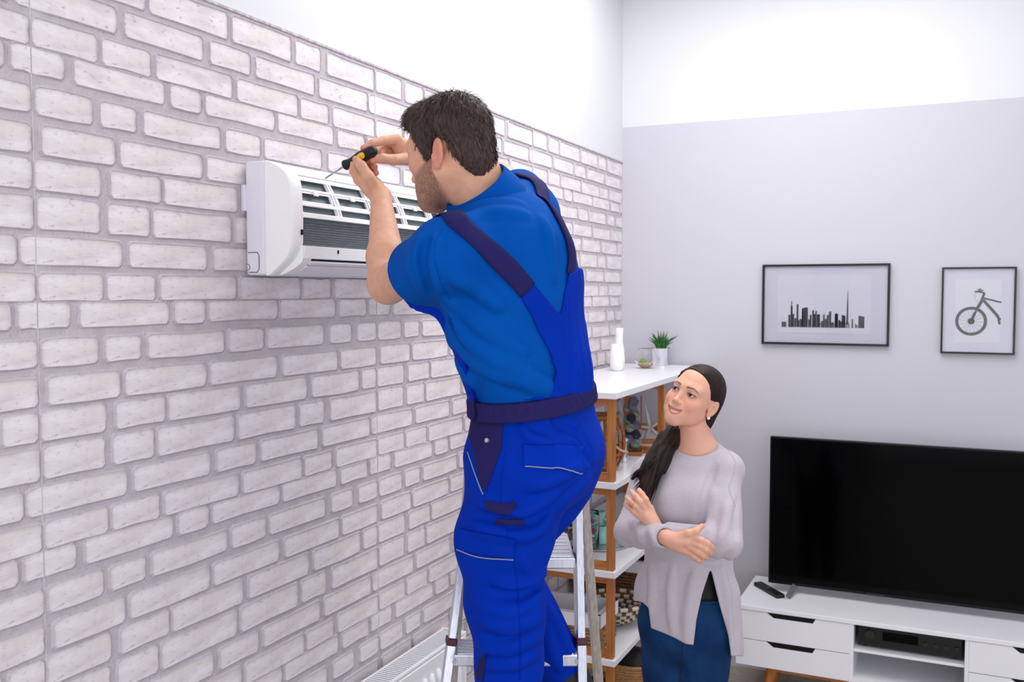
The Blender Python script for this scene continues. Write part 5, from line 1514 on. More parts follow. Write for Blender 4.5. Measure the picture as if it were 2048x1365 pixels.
# ---------- overalls: trousers
Tr = SDF()
def trousers(s, g=0.0):
    s.ecap((T_[0][0], T_[0][1] + g, T_[0][2] + g, T_[0][3], T_[0][4]), (T_[1][0], T_[1][1] + 0.004 + g, T_[1][2] + 0.004 + g, T_[1][3], T_[1][4]), 0.04)
    s.ecap((T_[1][0], T_[1][1] + 0.004 + g, T_[1][2] + 0.004 + g, T_[1][3], T_[1][4]), (T_[2][0], T_[2][1] + g, T_[2][2] + g, T_[2][3], T_[2][4]), 0.03)
    legs(s, g)
    # thigh pocket and bent right knee
    s.ell(P(965, 1095, 2.05), (0.05 + g, 0.05 + g, 0.07 + g), None, 0.04)
trousers(Tr)
TF = [
    ([(945, 1205, 2.035), (1000, 1225, 2.0), (1070, 1190, 2.03)], 0.010, 0, 'add'),
    ([(960, 1240, 2.05), (1010, 1255, 2.02), (1075, 1225, 2.04)], 0.009, 0, 'add'),
    ([(1000, 1172, 1.985), (1050, 1168, 2.0), (1090, 1150, 2.03)], 0.008, 0, 'add'),
    ([(955, 1300, 2.07), (1010, 1300, 2.04), (1070, 1270, 2.06)], 0.008, 0, 'add'),
    ([(1030, 1080, 1.97), (1080, 1060, 2.0), (1105, 1030, 2.04)], 0.009, 0, 'add'),
    ([(1010, 1045, 1.965), (1070, 1010, 1.98), (1120, 980, 2.03)], 0.009, 0, 'add'),
    ([(1140, 860, 2.06), (1165, 900, 2.08), (1160, 960, 2.10)], 0.007, 0, 'add'),
    ([(1080, 845, 1.985), (1130, 870, 2.02), (1170, 930, 2.07)], 0.006, 0, 'add'),
    ([(960, 1010, 1.975), (1000, 1030, 1.965), (1050, 1035, 1.965)], 0.007, 0, 'add'),
    ([(1095, 1240, 2.25), (1120, 1290, 2.28), (1150, 1330, 2.31)], 0.010, 0, 'add')]
tlo = np.minimum.reduce([T_[0][0], LAN, RAN, LKN, RKN]) - 0.2; thi = np.maximum.reduce([T_[1][0], RHIP, RAN]) + 0.22
thi[2] = T_[1][0][2] + 0.08; tlo[2] = LAN[2] - 0.02
T0 = SDF(); trousers(T0); T0B = bvh_of(T0.mesh(tlo, thi, 0.010))
for pts, r in [([(950, 1195), (1000, 1222), (1050, 1212), (1088, 1180)], 0.011), ([(960, 1235), (1010, 1252), (1060, 1240), (1086, 1215)], 0.009), ([(990, 1168), (1040, 1172), (1092, 1150)], 0.008), ([(958, 1290), (1010, 1300), (1075, 1270)], 0.008), ([(962, 1330), (1020, 1330), (1070, 1310)], 0.007),
               ([(1030, 1075), (1075, 1062), (1100, 1030)], 0.008), ([(1000, 1040), (1060, 1020), (1115, 985)], 0.008), ([(1060, 975), (1105, 960), (1150, 935)], 0.006), ([(1150, 850), (1172, 890), (1180, 940)], 0.006), ([(1090, 842), (1140, 862), (1178, 915)], 0.006), ([(1040, 850), (1060, 875), (1100, 885)], 0.005),
               ([(950, 995), (985, 1015), (1045, 1025)], 0.006), ([(945, 1050), (980, 1062), (1040, 1072)], 0.006), ([(1098, 1215), (1120, 1265), (1150, 1325)], 0.009), ([(1095, 1260), (1105, 1300), (1120, 1340)], 0.007), ([(1050, 1120), (1070, 1180), (1060, 1250)], 0.006)]:
    crease(Tr, T0B, pts, r, -0.002, 0.020)
for pts, r in [([(985, 1182), (1035, 1190), (1088, 1165)], 0.0035), ([(960, 1265), (1010, 1276), (1070, 1252)], 0.0035), ([(1015, 1052), (1070, 1038), (1110, 1005)], 0.0035), ([(1160, 850), (1184, 900), (1186, 950)], 0.003), ([(1110, 845), (1155, 872), (1182, 935)], 0.003), ([(1120, 1000), (1150, 975), (1195, 930)], 0.006), ([(955, 1030), (1000, 1040), (1050, 1045)], 0.003)]:
    crease(Tr, T0B, pts, r, 0.002, 0.014, 'sub')
Tr.disp(waves(13, 30, 0.0045, 6, (0.7, 0.7, 1.2)), tlo, thi); Tr.disp(waves(19, 75, 0.0014, 6), tlo, thi)
Tr.cut(LAN + V(0, 0, -0.0), V(0, 0, -1), 0.004, bx(LAN, 0.13)[0], bx(LAN, 0.13)[1])
Tr.cut(RAN + nrm(RAN - RKN) * 0.01, RAN - RKN, 0.004, bx(RAN, 0.085)[0], bx(RAN, 0.085)[1])
Tr.cut(wbm_ + UZ * 0.006, WN, 0.003)
trm = smooth_mesh(*Tr.mesh(tlo, thi, 0.0044), 1, 0.5)
tro = obj_from(trm, 'overall_trousers', 'overall_blue', man, label='bright blue work trousers with navy patches')
TB_ = bvh_of(trm)
# ---------- elastic waistband
Wb = SDF()
trousers(Wb, 0.0075); torso(Wb, 0.010, 0.03)
def ruffle(X, Y, Z):
    c = T_[1][0]; a = np.arctan2((Y - c[1]), (X - c[0]))
    return (0.0026 * (np.abs(np.sin(a * 27 + 2 * np.sin(Z * 60) + np.sin(a * 7))) - 0.5) * (1 + 0 * Z)).astype(np.float32)
Wb.disp(ruffle, slo - 0.2, shi + 0.2)
Wb.cut(wbt, WN, 0.006); Wb.cut(wbb, -WN, 0.006)
wlo, whi = bx(T_[1][0], 0.24); wlo[2] = T_[1][0][2] - 0.12; whi[2] = T_[1][0][2] + 0.12
wbm = Wb.mesh(wlo, whi, 0.0036)
obj_from(wbm, 'waistband', 'navy', man, label='gathered navy elastic waistband')
WB_ = bvh_of(wbm, trm)
# ---------- bib at the back and front, straps
def poly_fn(poly, depth_gate=None):
    poly = np.array(poly, float)
    def fn(X, Y, Z):
        X, Y, Z = np.broadcast_arrays(X, Y, Z); sh_ = X.shape
        d = np.stack([X.ravel() - CAM[0], Y.ravel() - CAM[1], Z.ravel() - CAM[2]], 1)
        zc = d @ _fw; px = CX + F_PX * (d @ _rt) / zc; py = CY - F_PX * (d @ _up) / zc
        dist = np.full(len(px), 1e9); sgn = np.zeros(len(px), bool)
        n = len(poly)
        for i in range(n):
            a, b = poly[i], poly[(i + 1) % n]; e = b - a
            t = np.clip(((px - a[0]) * e[0] + (py - a[1]) * e[1]) / (e @ e), 0, 1)
            dist = np.minimum(dist, np.hypot(px - a[0] - t * e[0], py - a[1] - t * e[1]))
            cnd = ((a[1] > py) != (b[1] > py)) & (px < (b[0] - a[0]) * (py - a[1]) / (b[1] - a[1] + 1e-9) + a[0])
            sgn ^= cnd
        return (np.where(sgn, -dist, dist) * 2.05 / F_PX).reshape(sh_).astype(np.float32)
    return fn
Bb = SDF(); shirt(Bb, 0.0055)
Bb.ell(P(1112, 748, 2.07), (0.066, 0.066, 0.070), None, 0.05)
def gathers(X, Y, Z):
    c = T_[1][0]; a = np.arctan2((Y - c[1]), (X - c[0])); zz = Z - c[2]
    amp = np.clip((0.24 - zz) / 0.20, 0, 1)
    return (-0.0042 * amp * (np.abs(np.sin(a * 11 + 9 * zz + 0.8 * np.sin(a * 5))) ** 0.8 - 0.55) - 0.0012 * amp * np.sin(a * 47 + 4 * zz)).astype(np.float32)
Bb.disp(gathers, slo, shi)
Bb.fnmax(poly_fn([(1036, 588), (1066, 566), (1121, 631), (1137, 548), (1157, 535), (1230, 560), (1240, 800), (1040, 802), (1085, 792), (1106, 772), (1112, 745), (1100, 705), (1078, 665), (1062, 630)]), 0.003)
Bb.cut(T_[2][0] + T_[3][4] * 0.02, T_[3][4], 0.003)
bbm = smooth_mesh(*Bb.mesh(slo - 0.02, shi, 0.004), 1, 0.5)
obj_from(bbm, 'back_bib', 'overall_blue', man, label='blue V shaped back piece of the overalls')
Bf = SDF(); shirt(Bf, 0.011)
Bf.cut(T_[2][0] + T_[2][4] * 0.050, -T_[2][4], 0.003); Bf.cut(P(1066, 812, 2.11), -UZ, 0.003); Bf.cut(T_[3][0] + UZ * 0.04, UZ, 0.003)
Bf.fnmax(lambda X, Y, Z: (np.abs((X - T_[3][0][0]) * T_[3][3][0] + (Y - T_[3][0][1]) * T_[3][3][1]) - 0.15 + 0 * Z).astype(np.float32), 0.003)
obj_from(Bf.mesh(slo - 0.02, shi, 0.005), 'front_bib', 'overall_blue', man, label='blue front bib of the overalls')
SB2 = bvh_of(shm, bbm)
def snapped(pts, tree):
    out, nn = [], []
    for p in pts:
        h = tree.find_nearest(Vector(p)); out.append(np.array(h[0])); nn.append(np.array(h[1]))
    return out, nn
def strap(px_path, extra3d, width, name):
    pts = []
    for q in resample(catmull(px_path, 5), 7):
        h, n = cam_hit(SB2, q[0], q[1])
        if h is not None: pts.append(h)
    pts += [np.asarray(p) for p in extra3d]
    pts = resample(catmull(pts[::4] + [pts[-1]], 4), 0.012)
    a, nn = snapped(pts, SB)
    for _ in range(4):
        a = [a[0]] + [(a[i - 1] + 2 * a[i] + a[i + 1]) / 4 for i in range(1, len(a) - 1)] + [a[-1]]
    a, nn = snapped(a, SB)
    for _ in range(3):
        nn = [nn[0]] + [nrm(nn[i - 1] + 2 * nn[i] + nn[i + 1]) for i in range(1, len(nn) - 1)] + [nn[-1]]
    for _ in range(0):
        a = [a[0]] + [(a[i - 1] + 2 * a[i] + a[i + 1]) / 4 for i in range(1, len(a) - 1)] + [a[-1]]
        nn = [nn[0]] + [nrm(nn[i - 1] + 2 * nn[i] + nn[i + 1]) for i in range(1, len(nn) - 1)] + [nn[-1]]
    return ribbon(a, nn, width, 0.0022, name, 'navy', man, lift=0.0050)
strap([(1056, 582), (1010, 531), (950, 477), (912, 442)], [P(896, 432, 1.97), P(880, 450, 2.02), P(872, 490, 2.07), P(880, 540, 2.10)], 0.043, 'strap')
strap([(1146, 552), (1139, 495), (1120, 446), (1100, 412), (1078, 392)], [P(1062, 374, 2.20), P(1048, 368, 2.24), P(1040, 380, 2.28), P(1030, 420, 2.30)], 0.040, 'strap')
# ---------- sewn-on details
patch(TB_, [(951, 806), (1009, 814), (1003, 900), (939, 868)], 'side_panel', 'navy', man, 0.003, 5, 'navy side pocket panel')
patch(TB_, [(939, 867), (1003, 899), (972, 984), (962, 968)], 'side_panel', 'navy', man, 0.003, 5, 'navy side pocket panel')
surf_line(WB_, [(938, 905), (950, 940), (968, 990)], 0.0013, 'pocket_piping', 'piping_grey', man, 0.004)
patch(WB_, [(1048, 888), (1162, 893), (1160, 946), (1049, 932)], 'back_pocket_flap', 'overall_blue', man, 0.0065, 5)
surf_line(WB_, [(1050, 933), (1100, 937), (1159, 946)], 0.0013, 'flap_piping', 'piping_grey', man, 0.007)
patch(WB_, [(922, 1058), (1030, 1078), (1026, 1116), (918, 1098)], 'thigh_pocket_flap', 'overall_blue', man, 0.0075, 5)
surf_line(WB_, [(919, 1098), (960, 1112), (1026, 1117)], 0.0013, 'flap_piping', 'piping_grey', man, 0.008)
patch(WB_, [(966, 1003), (1032, 1010), (1018, 1030), (978, 1022)], 'navy_patch', 'navy', man, 0.003, 4)
patch(WB_, [(1018, 1012), (1026, 1000), (1034, 1016), (1016, 1030)], 'navy_patch', 'navy', man, 0.0035, 4)
patch(WB_, [(990, 1038), (1049, 1039), (1048, 1053), (992, 1051)], 'navy_patch', 'navy', man, 0.003, 4)
patch(WB_, [(962, 1318), (974, 1308), (966, 1364), (952, 1350)], 'knee_patch', 'navy', man, 0.003, 4)
surf_line(WB_, [(948, 800), (952, 820), (950, 840)], 0.004, 'belt_loop', 'navy', man, 0.006)
h_, n_ = cam_hit(WB_, 977, 883)
MB().tube([h_ + n_ * 0.001, h_ + n_ * 0.0075], [0.0058, 0.0048], 14).build('snap_button', 'snap_metal', man, autosmooth=True)
# seam lines on the shirt and trousers
surf_line(SB, [(885, 455), (868, 500), (880, 560), (900, 600)], 0.0009, 'sleeve_seam', 'shirt_blue', man, 0.0006)
surf_line(TB_, [(1010, 905), (1002, 1000), (1030, 1130), (1040, 1260), (1040, 1360)], 0.0010, 'leg_seam', 'overall_blue', man, 0.0006)
# ---------- shoes
for an, toe, nm in ((LAN, LAN + fdir(20) * 0.20 + V(0, 0, -0.05), 'shoe'), (RAN, RAN + fdir(30) * 0.12 + V(0, 0, -0.115), 'shoe')):
    s = SDF(); ax = nrm(toe - an); hl = an - V(ax[0], ax[1], 0) * 0.04 + V(0, 0, -0.045)
    s.cone(an + V(0, 0, 0.02), hl, 0.050, 0.044, 0.02); s.cone(hl, toe, 0.046, 0.036, 0.03); s.cone(an, toe, 0.045, 0.034, 0.03)
    lo = np.minimum.reduce([an, toe, hl]) - 0.1; hi = np.maximum.reduce([an, toe, hl]) + 0.1
    if an is LAN: s.cut(V(0, 0, 0.574), V(0, 0, -1), 0.003)
    obj_from(s.mesh(lo, hi, 0.005), nm, 'shoe_black', man)

# ================================================================== the screwdriver in his hands
tipw = onX(650, 357, 0.128)
zt = float((tipw - CAM) @ _fw)
hA, hB = P(690, 331, 2.372), P(752, 299, 2.318)
axd = nrm(hB - hA)
tip_s = P(651, 356.5, zt - 0.012)
drv = thing('screwdriver', 'black and yellow screwdriver held at the top edge of the air conditioner', 'screwdriver', hA)
Rd = frame(axd)
Ld = np.linalg.norm(hB - hA)
MB().lathe([(0.0, 0.0), (0.0125, 0.0), (0.0135, 0.003), (0.0115, 0.012), (0.0105, 0.022), (0.0125, 0.034), (0.0145, 0.048), (0.0152, 0.065 if Ld > 0.08 else 0.05), (0.0145, Ld - 0.014), (0.0115, Ld - 0.004), (0.006, Ld), (0.0, Ld)], hA, 20, Rd, close=False).build('handle', 'rubber_black', drv, smooth=True)
# yellow inlay on the side facing the room
mid = hA + axd * (Ld * 0.62); tw = nrm(CAM - mid); tw = nrm(tw - axd * (tw @ axd) + UZ * 0.15); tw = nrm(tw - axd * (tw @ axd))
Ry = np.stack([axd, np.cross(tw, axd), tw], 1)
MB().ball(mid + tw * 0.0098, (0.0185, 0.0092, 0.0068), 20, 10, Ry).build('yellow_inlay', 'yellow', drv, smooth=True)
MB().tube([hA + axd * 0.002, tip_s], [0.0026, 0.0022], 10).build('shaft', 'steel', drv, smooth=True)
print('man built')
# ================================================================== the woman beside the shelf
mat('skin_w', (236, 190, 166), 0.45, spec=0.35, attr=True, sss=0.15, bump=(300, 0.06, 0.001))
mat('sweater', (203, 195, 203), 0.95, spec=0.1, sheen=0.15, noise=(480, (190, 181, 190), 2), bump=(420, 0.5, 0.002))
mat('jeans', (24, 62, 108), 0.8, spec=0.15, noise=(14, (14, 46, 86), 5), bump=(500, 0.3, 0.001, (1, 1, 0.5)))
mat('jeans_dark', (12, 30, 56), 0.8)
mat('hair_dark', (30, 21, 20), 0.5, spec=0.22, noise=(40, (52, 35, 31), 4, (1, 1, 0.3)), bump=(150, 0.3, 0.002, (1, 1, 0.25)))
mat('hair_dark_s', (34, 24, 23), 0.5, spec=0.3)
mat('teeth', (250, 246, 240), 0.25)
mat('iris_dark', (40, 26, 22), 0.12)
mat('pearl', (250, 244, 232), 0.2, spec=0.6)
mat('gold', (214, 170, 90), 0.25, metal=1.0)
mat('shoe_white', (226, 224, 226), 0.6)
def fcam(psi):
    p = math.radians(psi); return -_rt * math.sin(p) - AW * math.cos(p)
WZ = 3.0
wroot = P(1372, 1290, WZ) * V(1, 1, 0)
wom = thing('person', 'smiling woman in a pale grey sweater and blue jeans with crossed arms', 'person', wroot)
WC = P(1388, 801, 2.97); WF = fcam(40); WR = head_frame(WF, math.radians(19), math.radians(18)); WS = 0.93
def wnode(px, py, z, a, b, psi):
    F = fcam(psi); return (P(px, py, z), a, b, np.cross(F, UZ), F)
WT = [wnode(1373, 1262, WZ, 0.150, 0.112, 28), wnode(1373, 1190, WZ, 0.140, 0.105, 28), wnode(1377, 1100, WZ, 0.122, 0.092, 28), wnode(1378, 1010, WZ, 0.138, 0.100, 28), wnode(1382, 950, WZ, 0.135, 0.085, 28), wnode(1388, 905, 2.99, 0.07, 0.06, 28)]
LS, RS = P(1449, 940, 2.935), P(1303, 950, 3.05)
LE, LW = P(1450, 1088, 2.815), P(1318, 1064, 2.835)
RE, RW = P(1262, 1062, 2.93), P(1334, 1076, 2.755)
WN_ = P(1392, 900, 2.995)
def wtorso(s, g=0.0):
    for a, b in zip(WT[:-1], WT[1:]): s.ecap((a[0], a[1] + g, a[2] + g, a[3], a[4]), (b[0], b[1] + g, b[2] + g, b[3], b[4]), 0.04)
    s.cone(LS, P(1410, 922, 2.98), 0.047 + g, 0.042 + g, 0.03); s.cone(RS, P(1350, 922, 3.02), 0.047 + g, 0.042 + g, 0.03)
    for px, z in ((1348, 2.925), (1400, 2.905)): s.ell(P(px, 1005, z), (0.055 + g, 0.05 + g, 0.06 + g), None, 0.04)
def wlegs(s, g=0.0):
    for hx, kx, ax_, dz_ in ((1408, 1404, 1400, -0.02), (1338, 1330, 1322, 0.03)):
        h_ = P(hx, 1250, WZ + dz_); kn = P(kx, 1470, WZ + dz_); an = P(ax_, 1700, WZ + dz_)
        an[2] = 0.09
        s.cone(h_, kn, 0.092 + g, 0.062 + g, 0.03); s.cone(kn, an, 0.062 + g, 0.042 + g, 0.02)
Wb_ = SDF()
wtorso(Wb_, -0.018); wlegs(Wb_, -0.012)
Wb_.cone(LS, LE, 0.040, 0.033, 0.02); Wb_.cone(LE, LW, 0.033, 0.021, 0.02); Wb_.cone(RS, RE, 0.040, 0.033, 0.02); Wb_.cone(RE, RW, 0.033, 0.021, 0.02)
Wb_.cone(WN_ + V(0, 0, -0.03), WC + WR @ V(0, -0.025, -0.035), 0.052, 0.046, 0.03)
Wb_.cone(P(1440, 922, 2.97), P(1400, 890, 2.985), 0.028, 0.036, 0.04); Wb_.cone(P(1345, 925, 3.01), P(1380, 890, 3.0), 0.028, 0.036, 0.04)
WTn = head_sdf(Wb_, WC, WR, WS, True, 1.0)
# right hand laid on the left arm: fingers to the image right
def wf(pts, k=0.004): Wb_.chain([(P(*p[:3]), p[3]) for p in pts], k)
Wb_.chain([(RW, 0.021), (P(1352, 1082, 2.745), 0.0205), (P(1372, 1084, 2.735), 0.017)], 0.01)
Wb_.cone(P(1345, 1080, 2.748), P(1380, 1075, 2.738), 0.018, 0.0125, 0.01); Wb_.cone(P(1345, 1088, 2.752), P(1374, 1104, 2.742), 0.018, 0.0115, 0.01)
wf([(1380, 1075, 2.738, 0.0122), (1402, 1082, 2.718, 0.0108), (1414, 1088, 2.724, 0.0100), (1424, 1096, 2.745, 0.0086)])
wf([(1379, 1084, 2.736, 0.0122), (1400, 1093, 2.716, 0.0108), (1411, 1100, 2.722, 0.0100), (1420, 1107, 2.743, 0.0086)])
wf([(1376, 1093, 2.738, 0.0115), (1395, 1104, 2.718, 0.0102), (1405, 1111, 2.726, 0.0094), (1412, 1116, 2.746, 0.0082)])
wf([(1372, 1101, 2.742, 0.0108), (1387, 1113, 2.728, 0.0092), (1395, 1119, 2.736, 0.0084), (1401, 1123, 2.752, 0.0074)])
wf([(1352, 1076, 2.742, 0.0145), (1376, 1067, 2.728, 0.0112), (1391, 1063, 2.728, 0.0100), (1404, 1053, 2.740, 0.0080)], 0.006)
# left hand on the right upper arm: fingers up and to the image left
Wb_.chain([(LW, 0.021), (P(1302, 1044, 2.825), 0.0195), (P(1292, 1032, 2.82), 0.018)], 0.01)
Wb_.cone(P(1306, 1050, 2.83), P(1278, 1030, 2.825), 0.017, 0.012, 0.01); Wb_.cone(P(1308, 1046, 2.83), P(1300, 1018, 2.825), 0.017, 0.012, 0.01)
wf([(1300, 1020, 2.825, 0.0110), (1291, 1000, 2.815, 0.0095), (1284, 989, 2.822, 0.0085), (1278, 981, 2.838, 0.0074)])
wf([(1293, 1023, 2.823, 0.0112), (1279, 1004, 2.812, 0.0096), (1270, 992, 2.822, 0.0086), (1263, 984, 2.842, 0.0075)])
wf([(1286, 1027, 2.823, 0.0108), (1270, 1012, 2.815, 0.0093), (1260, 1002, 2.827, 0.0084), (1254, 995, 2.848, 0.0073)])
wf([(1279, 1032, 2.828, 0.0100), (1266, 1022, 2.822, 0.0085), (1257, 1015, 2.834, 0.0077), (1251, 1010, 2.852, 0.0068)])
whlo, whhi = bx(WC + WR @ V(0, 0.005, 0.0), 0.150)
wl1, wh1 = bx(P(1380, 1090, 2.745), 0.085); wl2, wh2 = bx(P(1280, 1012, 2.83), 0.080)
wlo_ = np.minimum.reduce([WT[0][0], RE, RW, LE, LW, RS]) - 0.22; wlo_[2] = 0.03; whi_ = np.maximum.reduce([WT[0][0], LS, RS, whhi]) + 0.12
wc_ = Wb_.mesh(wlo_, whi_, 0.007)
for lo, hi in ((whlo, whhi), (wl1, wh1), (wl2, wh2)): wc_ = drop_inside(wc_, lo + 0.008, hi - 0.008)
wfm = keep_inside(smooth_mesh(*Wb_.mesh(whlo - 0.006, whhi + 0.006, 0.0016), 1, 0.45), whlo, whhi)
wh_a = keep_inside(Wb_.mesh(wl1 - 0.006, wh1 + 0.006, 0.0019), wl1, wh1); wh_b = keep_inside(Wb_.mesh(wl2 - 0.006, wh2 + 0.006, 0.0019), wl2, wh2)
wbody = join(wc_, wfm, wh_a, wh_b)
q = to_local(wbody[0], WC, WR, WS)
col = np.tile(lc((234, 178, 152)), (len(q), 1))
hm = (np.linalg.norm(q, axis=1) < 0.155).astype(float)
cheek = np.exp(-((np.abs(q[:, 0]) - 0.042) ** 2 + (q[:, 1] - 0.068) ** 2 + (q[:, 2] + 0.028) ** 2) / 0.022 ** 2)
col = mixc(col, lc((222, 128, 106)), cheek * hm * 0.6)
ax_ = np.abs(q[:, 0])
# lips follow the two lip arcs
zu = np.interp(ax_, [0, 0.01, 0.02, 0.0275], [-0.0562, -0.0556, -0.0535, -0.0500]); zl = np.interp(ax_, [0, 0.011, 0.021, 0.0275], [-0.0716, -0.0696, -0.0620, -0.0512])
lipu = np.exp(-((q[:, 2] - zu) / 0.0038) ** 2); lipl = np.exp(-((q[:, 2] - zl) / 0.0042) ** 2)
lp = np.maximum(lipu, lipl) * sstep(0.031, 0.026, ax_) * (q[:, 1] > 0.07)
col = mixc(col, lc((196, 96, 90)), lp * hm * 0.8)
brz = 0.0285 + np.interp(ax_, [0.012, 0.034, 0.052], [-0.002, 0.0025, -0.004])
brow = np.exp(-((q[:, 2] - brz) / np.interp(ax_, [0.012, 0.05], [0.0034, 0.0016])) ** 4) * sstep(0.010, 0.014, ax_) * sstep(0.054, 0.048, ax_) * (q[:, 1] > 0.05)
col = mixc(col, lc((92, 60, 50)), brow * hm * 0.85)
exx = (ax_ - 0.0325) / 0.0150; ezz = (q[:, 2] - 0.0080) / 0.0068
er = np.sqrt(exx ** 2 + ezz ** 2)
lash = sstep(1.32, 1.0, er) * (q[:, 1] > 0.06) * np.where(q[:, 2] > 0.0085, 1.0, 0.45)
col = mixc(col, lc((40, 26, 26)), lash * hm * 0.9)
shade = np.exp(-((ax_ - 0.033) / 0.018) ** 2 - ((q[:, 2] - 0.016) / 0.007) ** 2) * (q[:, 1] > 0.06)
col = mixc(col, lc((196, 140, 122)), shade * hm * 0.4)
for p in (P(1424, 1094, 2.745), P(1421, 1109, 2.745), P(1404, 1053, 2.74), P(1413, 1119, 2.748)):
    w = np.exp(-np.sum((wbody[0] - p) ** 2, axis=1) / 0.012 ** 2); col = mixc(col, lc((232, 150, 130)), w * 0.6)
obj_from(wbody, 'body', 'skin_w', wom, col)
for x in (-1, 1):
    MB().ball(WTn(x * 0.0325, 0.0745, 0.0075), 0.0128 * WS, 18, 12).build('eyeball', 'eye_white', wom, smooth=True)
    # she looks up to the man: irises turned up and to the image left
    MB().ball(WTn(x * 0.0325 - 0.0012, 0.0797, 0.0086), 0.0090 * WS, 16, 11).build('iris', 'iris_dark', wom, smooth=True)
tm = MB(); nT = 24; vs = []
su, sl = np.array(SMILE_UP), np.array(SMILE_LOW)
for i in range(nT + 1):
    x = 0.0255 * (-1 + 2 * i / nT)
    y = float(np.interp(x, su[:, 0], su[:, 1])) - 0.0045; zt_ = float(np.interp(x, su[:, 0], su[:, 2])); zl_ = float(np.interp(x, sl[:, 0], sl[:, 2]))
    zb = zt_ + (zl_ - zt_) * 0.80 + 0.0006 * math.cos(i * math.pi)
    for (yy, zz) in ((y - 0.001, zt_ + 0.004), (y + 0.0008, (zt_ + zb) / 2), (y, zb), (y - 0.005, zb), (y - 0.006, zt_ + 0.004)): vs.append(WTn(x, yy, zz))
fs = []
for i in range(nT):
    for k in range(5): fs.append((i * 5 + k, i * 5 + (k + 1) % 5, (i + 1) * 5 + (k + 1) % 5, (i + 1) * 5 + k))
fs += [(0, 1, 2, 3, 4), tuple(nT * 5 + k for k in range(5))[::-1]]
tm.add(vs, fs).build('teeth', 'teeth', wom, smooth=True)
MB().ball(WTn(0, 0.068, -0.063), (0.020, 0.010, 0.010), 14, 8, WR).build('mouth_inside', 'maroon', wom, smooth=True)
MB().ball(WTn(0.0800, 0.002, -0.0335), 0.0052, 14, 9).build('pearl_earring', 'pearl', wom, smooth=True)

# ---------- hair
Hw = SDF()
WTh = WTn
Hw.ell(WTh(0, -0.010, 0.044), np.array((0.0795, 0.096, 0.0845)) * WS, WR, 0)
Hw.ell(WTh(0, -0.052, -0.012), np.array((0.066, 0.056, 0.075)) * WS, WR, 0.03)
Hw.ell(WTh(0.018, -0.060, -0.062), np.array((0.042, 0.034, 0.045)) * WS, WR, 0.03)
def wloc(X, Y, Z):
    dx, dy, dz_ = X - WC[0], Y - WC[1], Z - WC[2]
    return [(dx * WR[0, i] + dy * WR[1, i] + dz_ * WR[2, i]) / WS for i in range(3)]
WLY = [-0.14, -0.075, -0.045, -0.030, -0.022, -0.012, 0.006, 0.023, 0.035, 0.048, 0.063, 0.082, 0.13]
WLZ = [-0.125, -0.125, -0.110, -0.060, 0.000, 0.024, 0.022, 0.022, 0.040, 0.062, 0.080, 0.090, 0.098]
def whairline(X, Y, Z):
    x, y, z = wloc(X, Y, Z)
    return ((np.interp(y, WLY, WLZ).astype(np.float32) - z) * 0.7 * WS).astype(np.float32)
Hw.fnmax(whairline, 0.008)
# side strands in front of the far temple
Hw.chain([(WTh(-0.056, 0.036, 0.066), 0.010), (WTh(-0.064, 0.030, 0.030), 0.011), (WTh(-0.068, 0.012, -0.010), 0.012)], 0.012)
def whfuzz(X, Y, Z):
    x, y, z = wloc(X, Y, Z)
    a = np.arctan2(z - 0.0, y + 0.07)
    return (0.0006 * np.sin(a * 60 + x * 40) + 0.0004 * np.sin(a * 130 + x * 90 + 2)).astype(np.float32)
Hw.disp(whfuzz, whlo - 0.1, whhi + 0.1)
whm = smooth_mesh(*Hw.mesh(whlo - 0.03, whhi + 0.03, 0.0022), 2)
# ponytail brought forward over the right shoulder
Pt = SDF()
pc = [(WC + WR @ (V(0.0, -0.085, -0.075)), 0.030), (P(1372, 868, 3.035), 0.034), (P(1341, 880, 2.995), 0.035), (P(1320, 912, 2.955), 0.034), (P(1306, 942, 2.925), 0.029), (P(1296, 970, 2.905), 0.020), (P(1290, 994, 2.89), 0.011), (P(1288, 1014, 2.882), 0.004)]
cc = catmull([np.r_[p, r] for p, r in pc], 4)
Pt.chain([(c[:3], max(0.003, c[3])) for c in cc], 0.012)
Pt.chain([(P(1318, 914, 2.95), 0.018), (P(1296, 932, 2.93), 0.013), (P(1276, 948, 2.925), 0.008), (P(1265, 958, 2.92), 0.004)], 0.014)
Pt.chain([(P(1308, 945, 2.925), 0.014), (P(1294, 972, 2.90), 0.009), (P(1284, 988, 2.888), 0.006), (P(1279, 1000, 2.88), 0.003)], 0.012)
tdir = nrm(P(1298, 965, 2.9) - P(1340, 880, 2.99)); ts = nrm(np.cross(tdir, AW)); tw_ = np.cross(tdir, ts)
Pt.disp(lambda X, Y, Z: (0.0022 * np.sin(260 * (X * ts[0] + Y * ts[1] + Z * ts[2]) + 3 * np.sin(30 * (X * tdir[0] + Y * tdir[1] + Z * tdir[2]))) + 0.0014 * np.sin(420 * (X * ts[0] + Y * ts[1] + Z * ts[2]) + 230 * (X * tw_[0] + Y * tw_[1] + Z * tw_[2]))).astype(np.float32), whlo - 0.4, whhi + 0.3)
plo = np.minimum.reduce([c[:3] for c in cc] + [P(1262, 972, 2.92)]) - 0.06; phi_ = np.maximum.reduce([c[:3] for c in cc]) + 0.06
ptm = Pt.mesh(plo, phi_, 0.0030)
whair = join(whm, ptm)
obj_from(whair, 'hair', 'hair_dark', wom, label='long dark hair swept over one shoulder')
rs = np.random.RandomState(17); stw = MB()
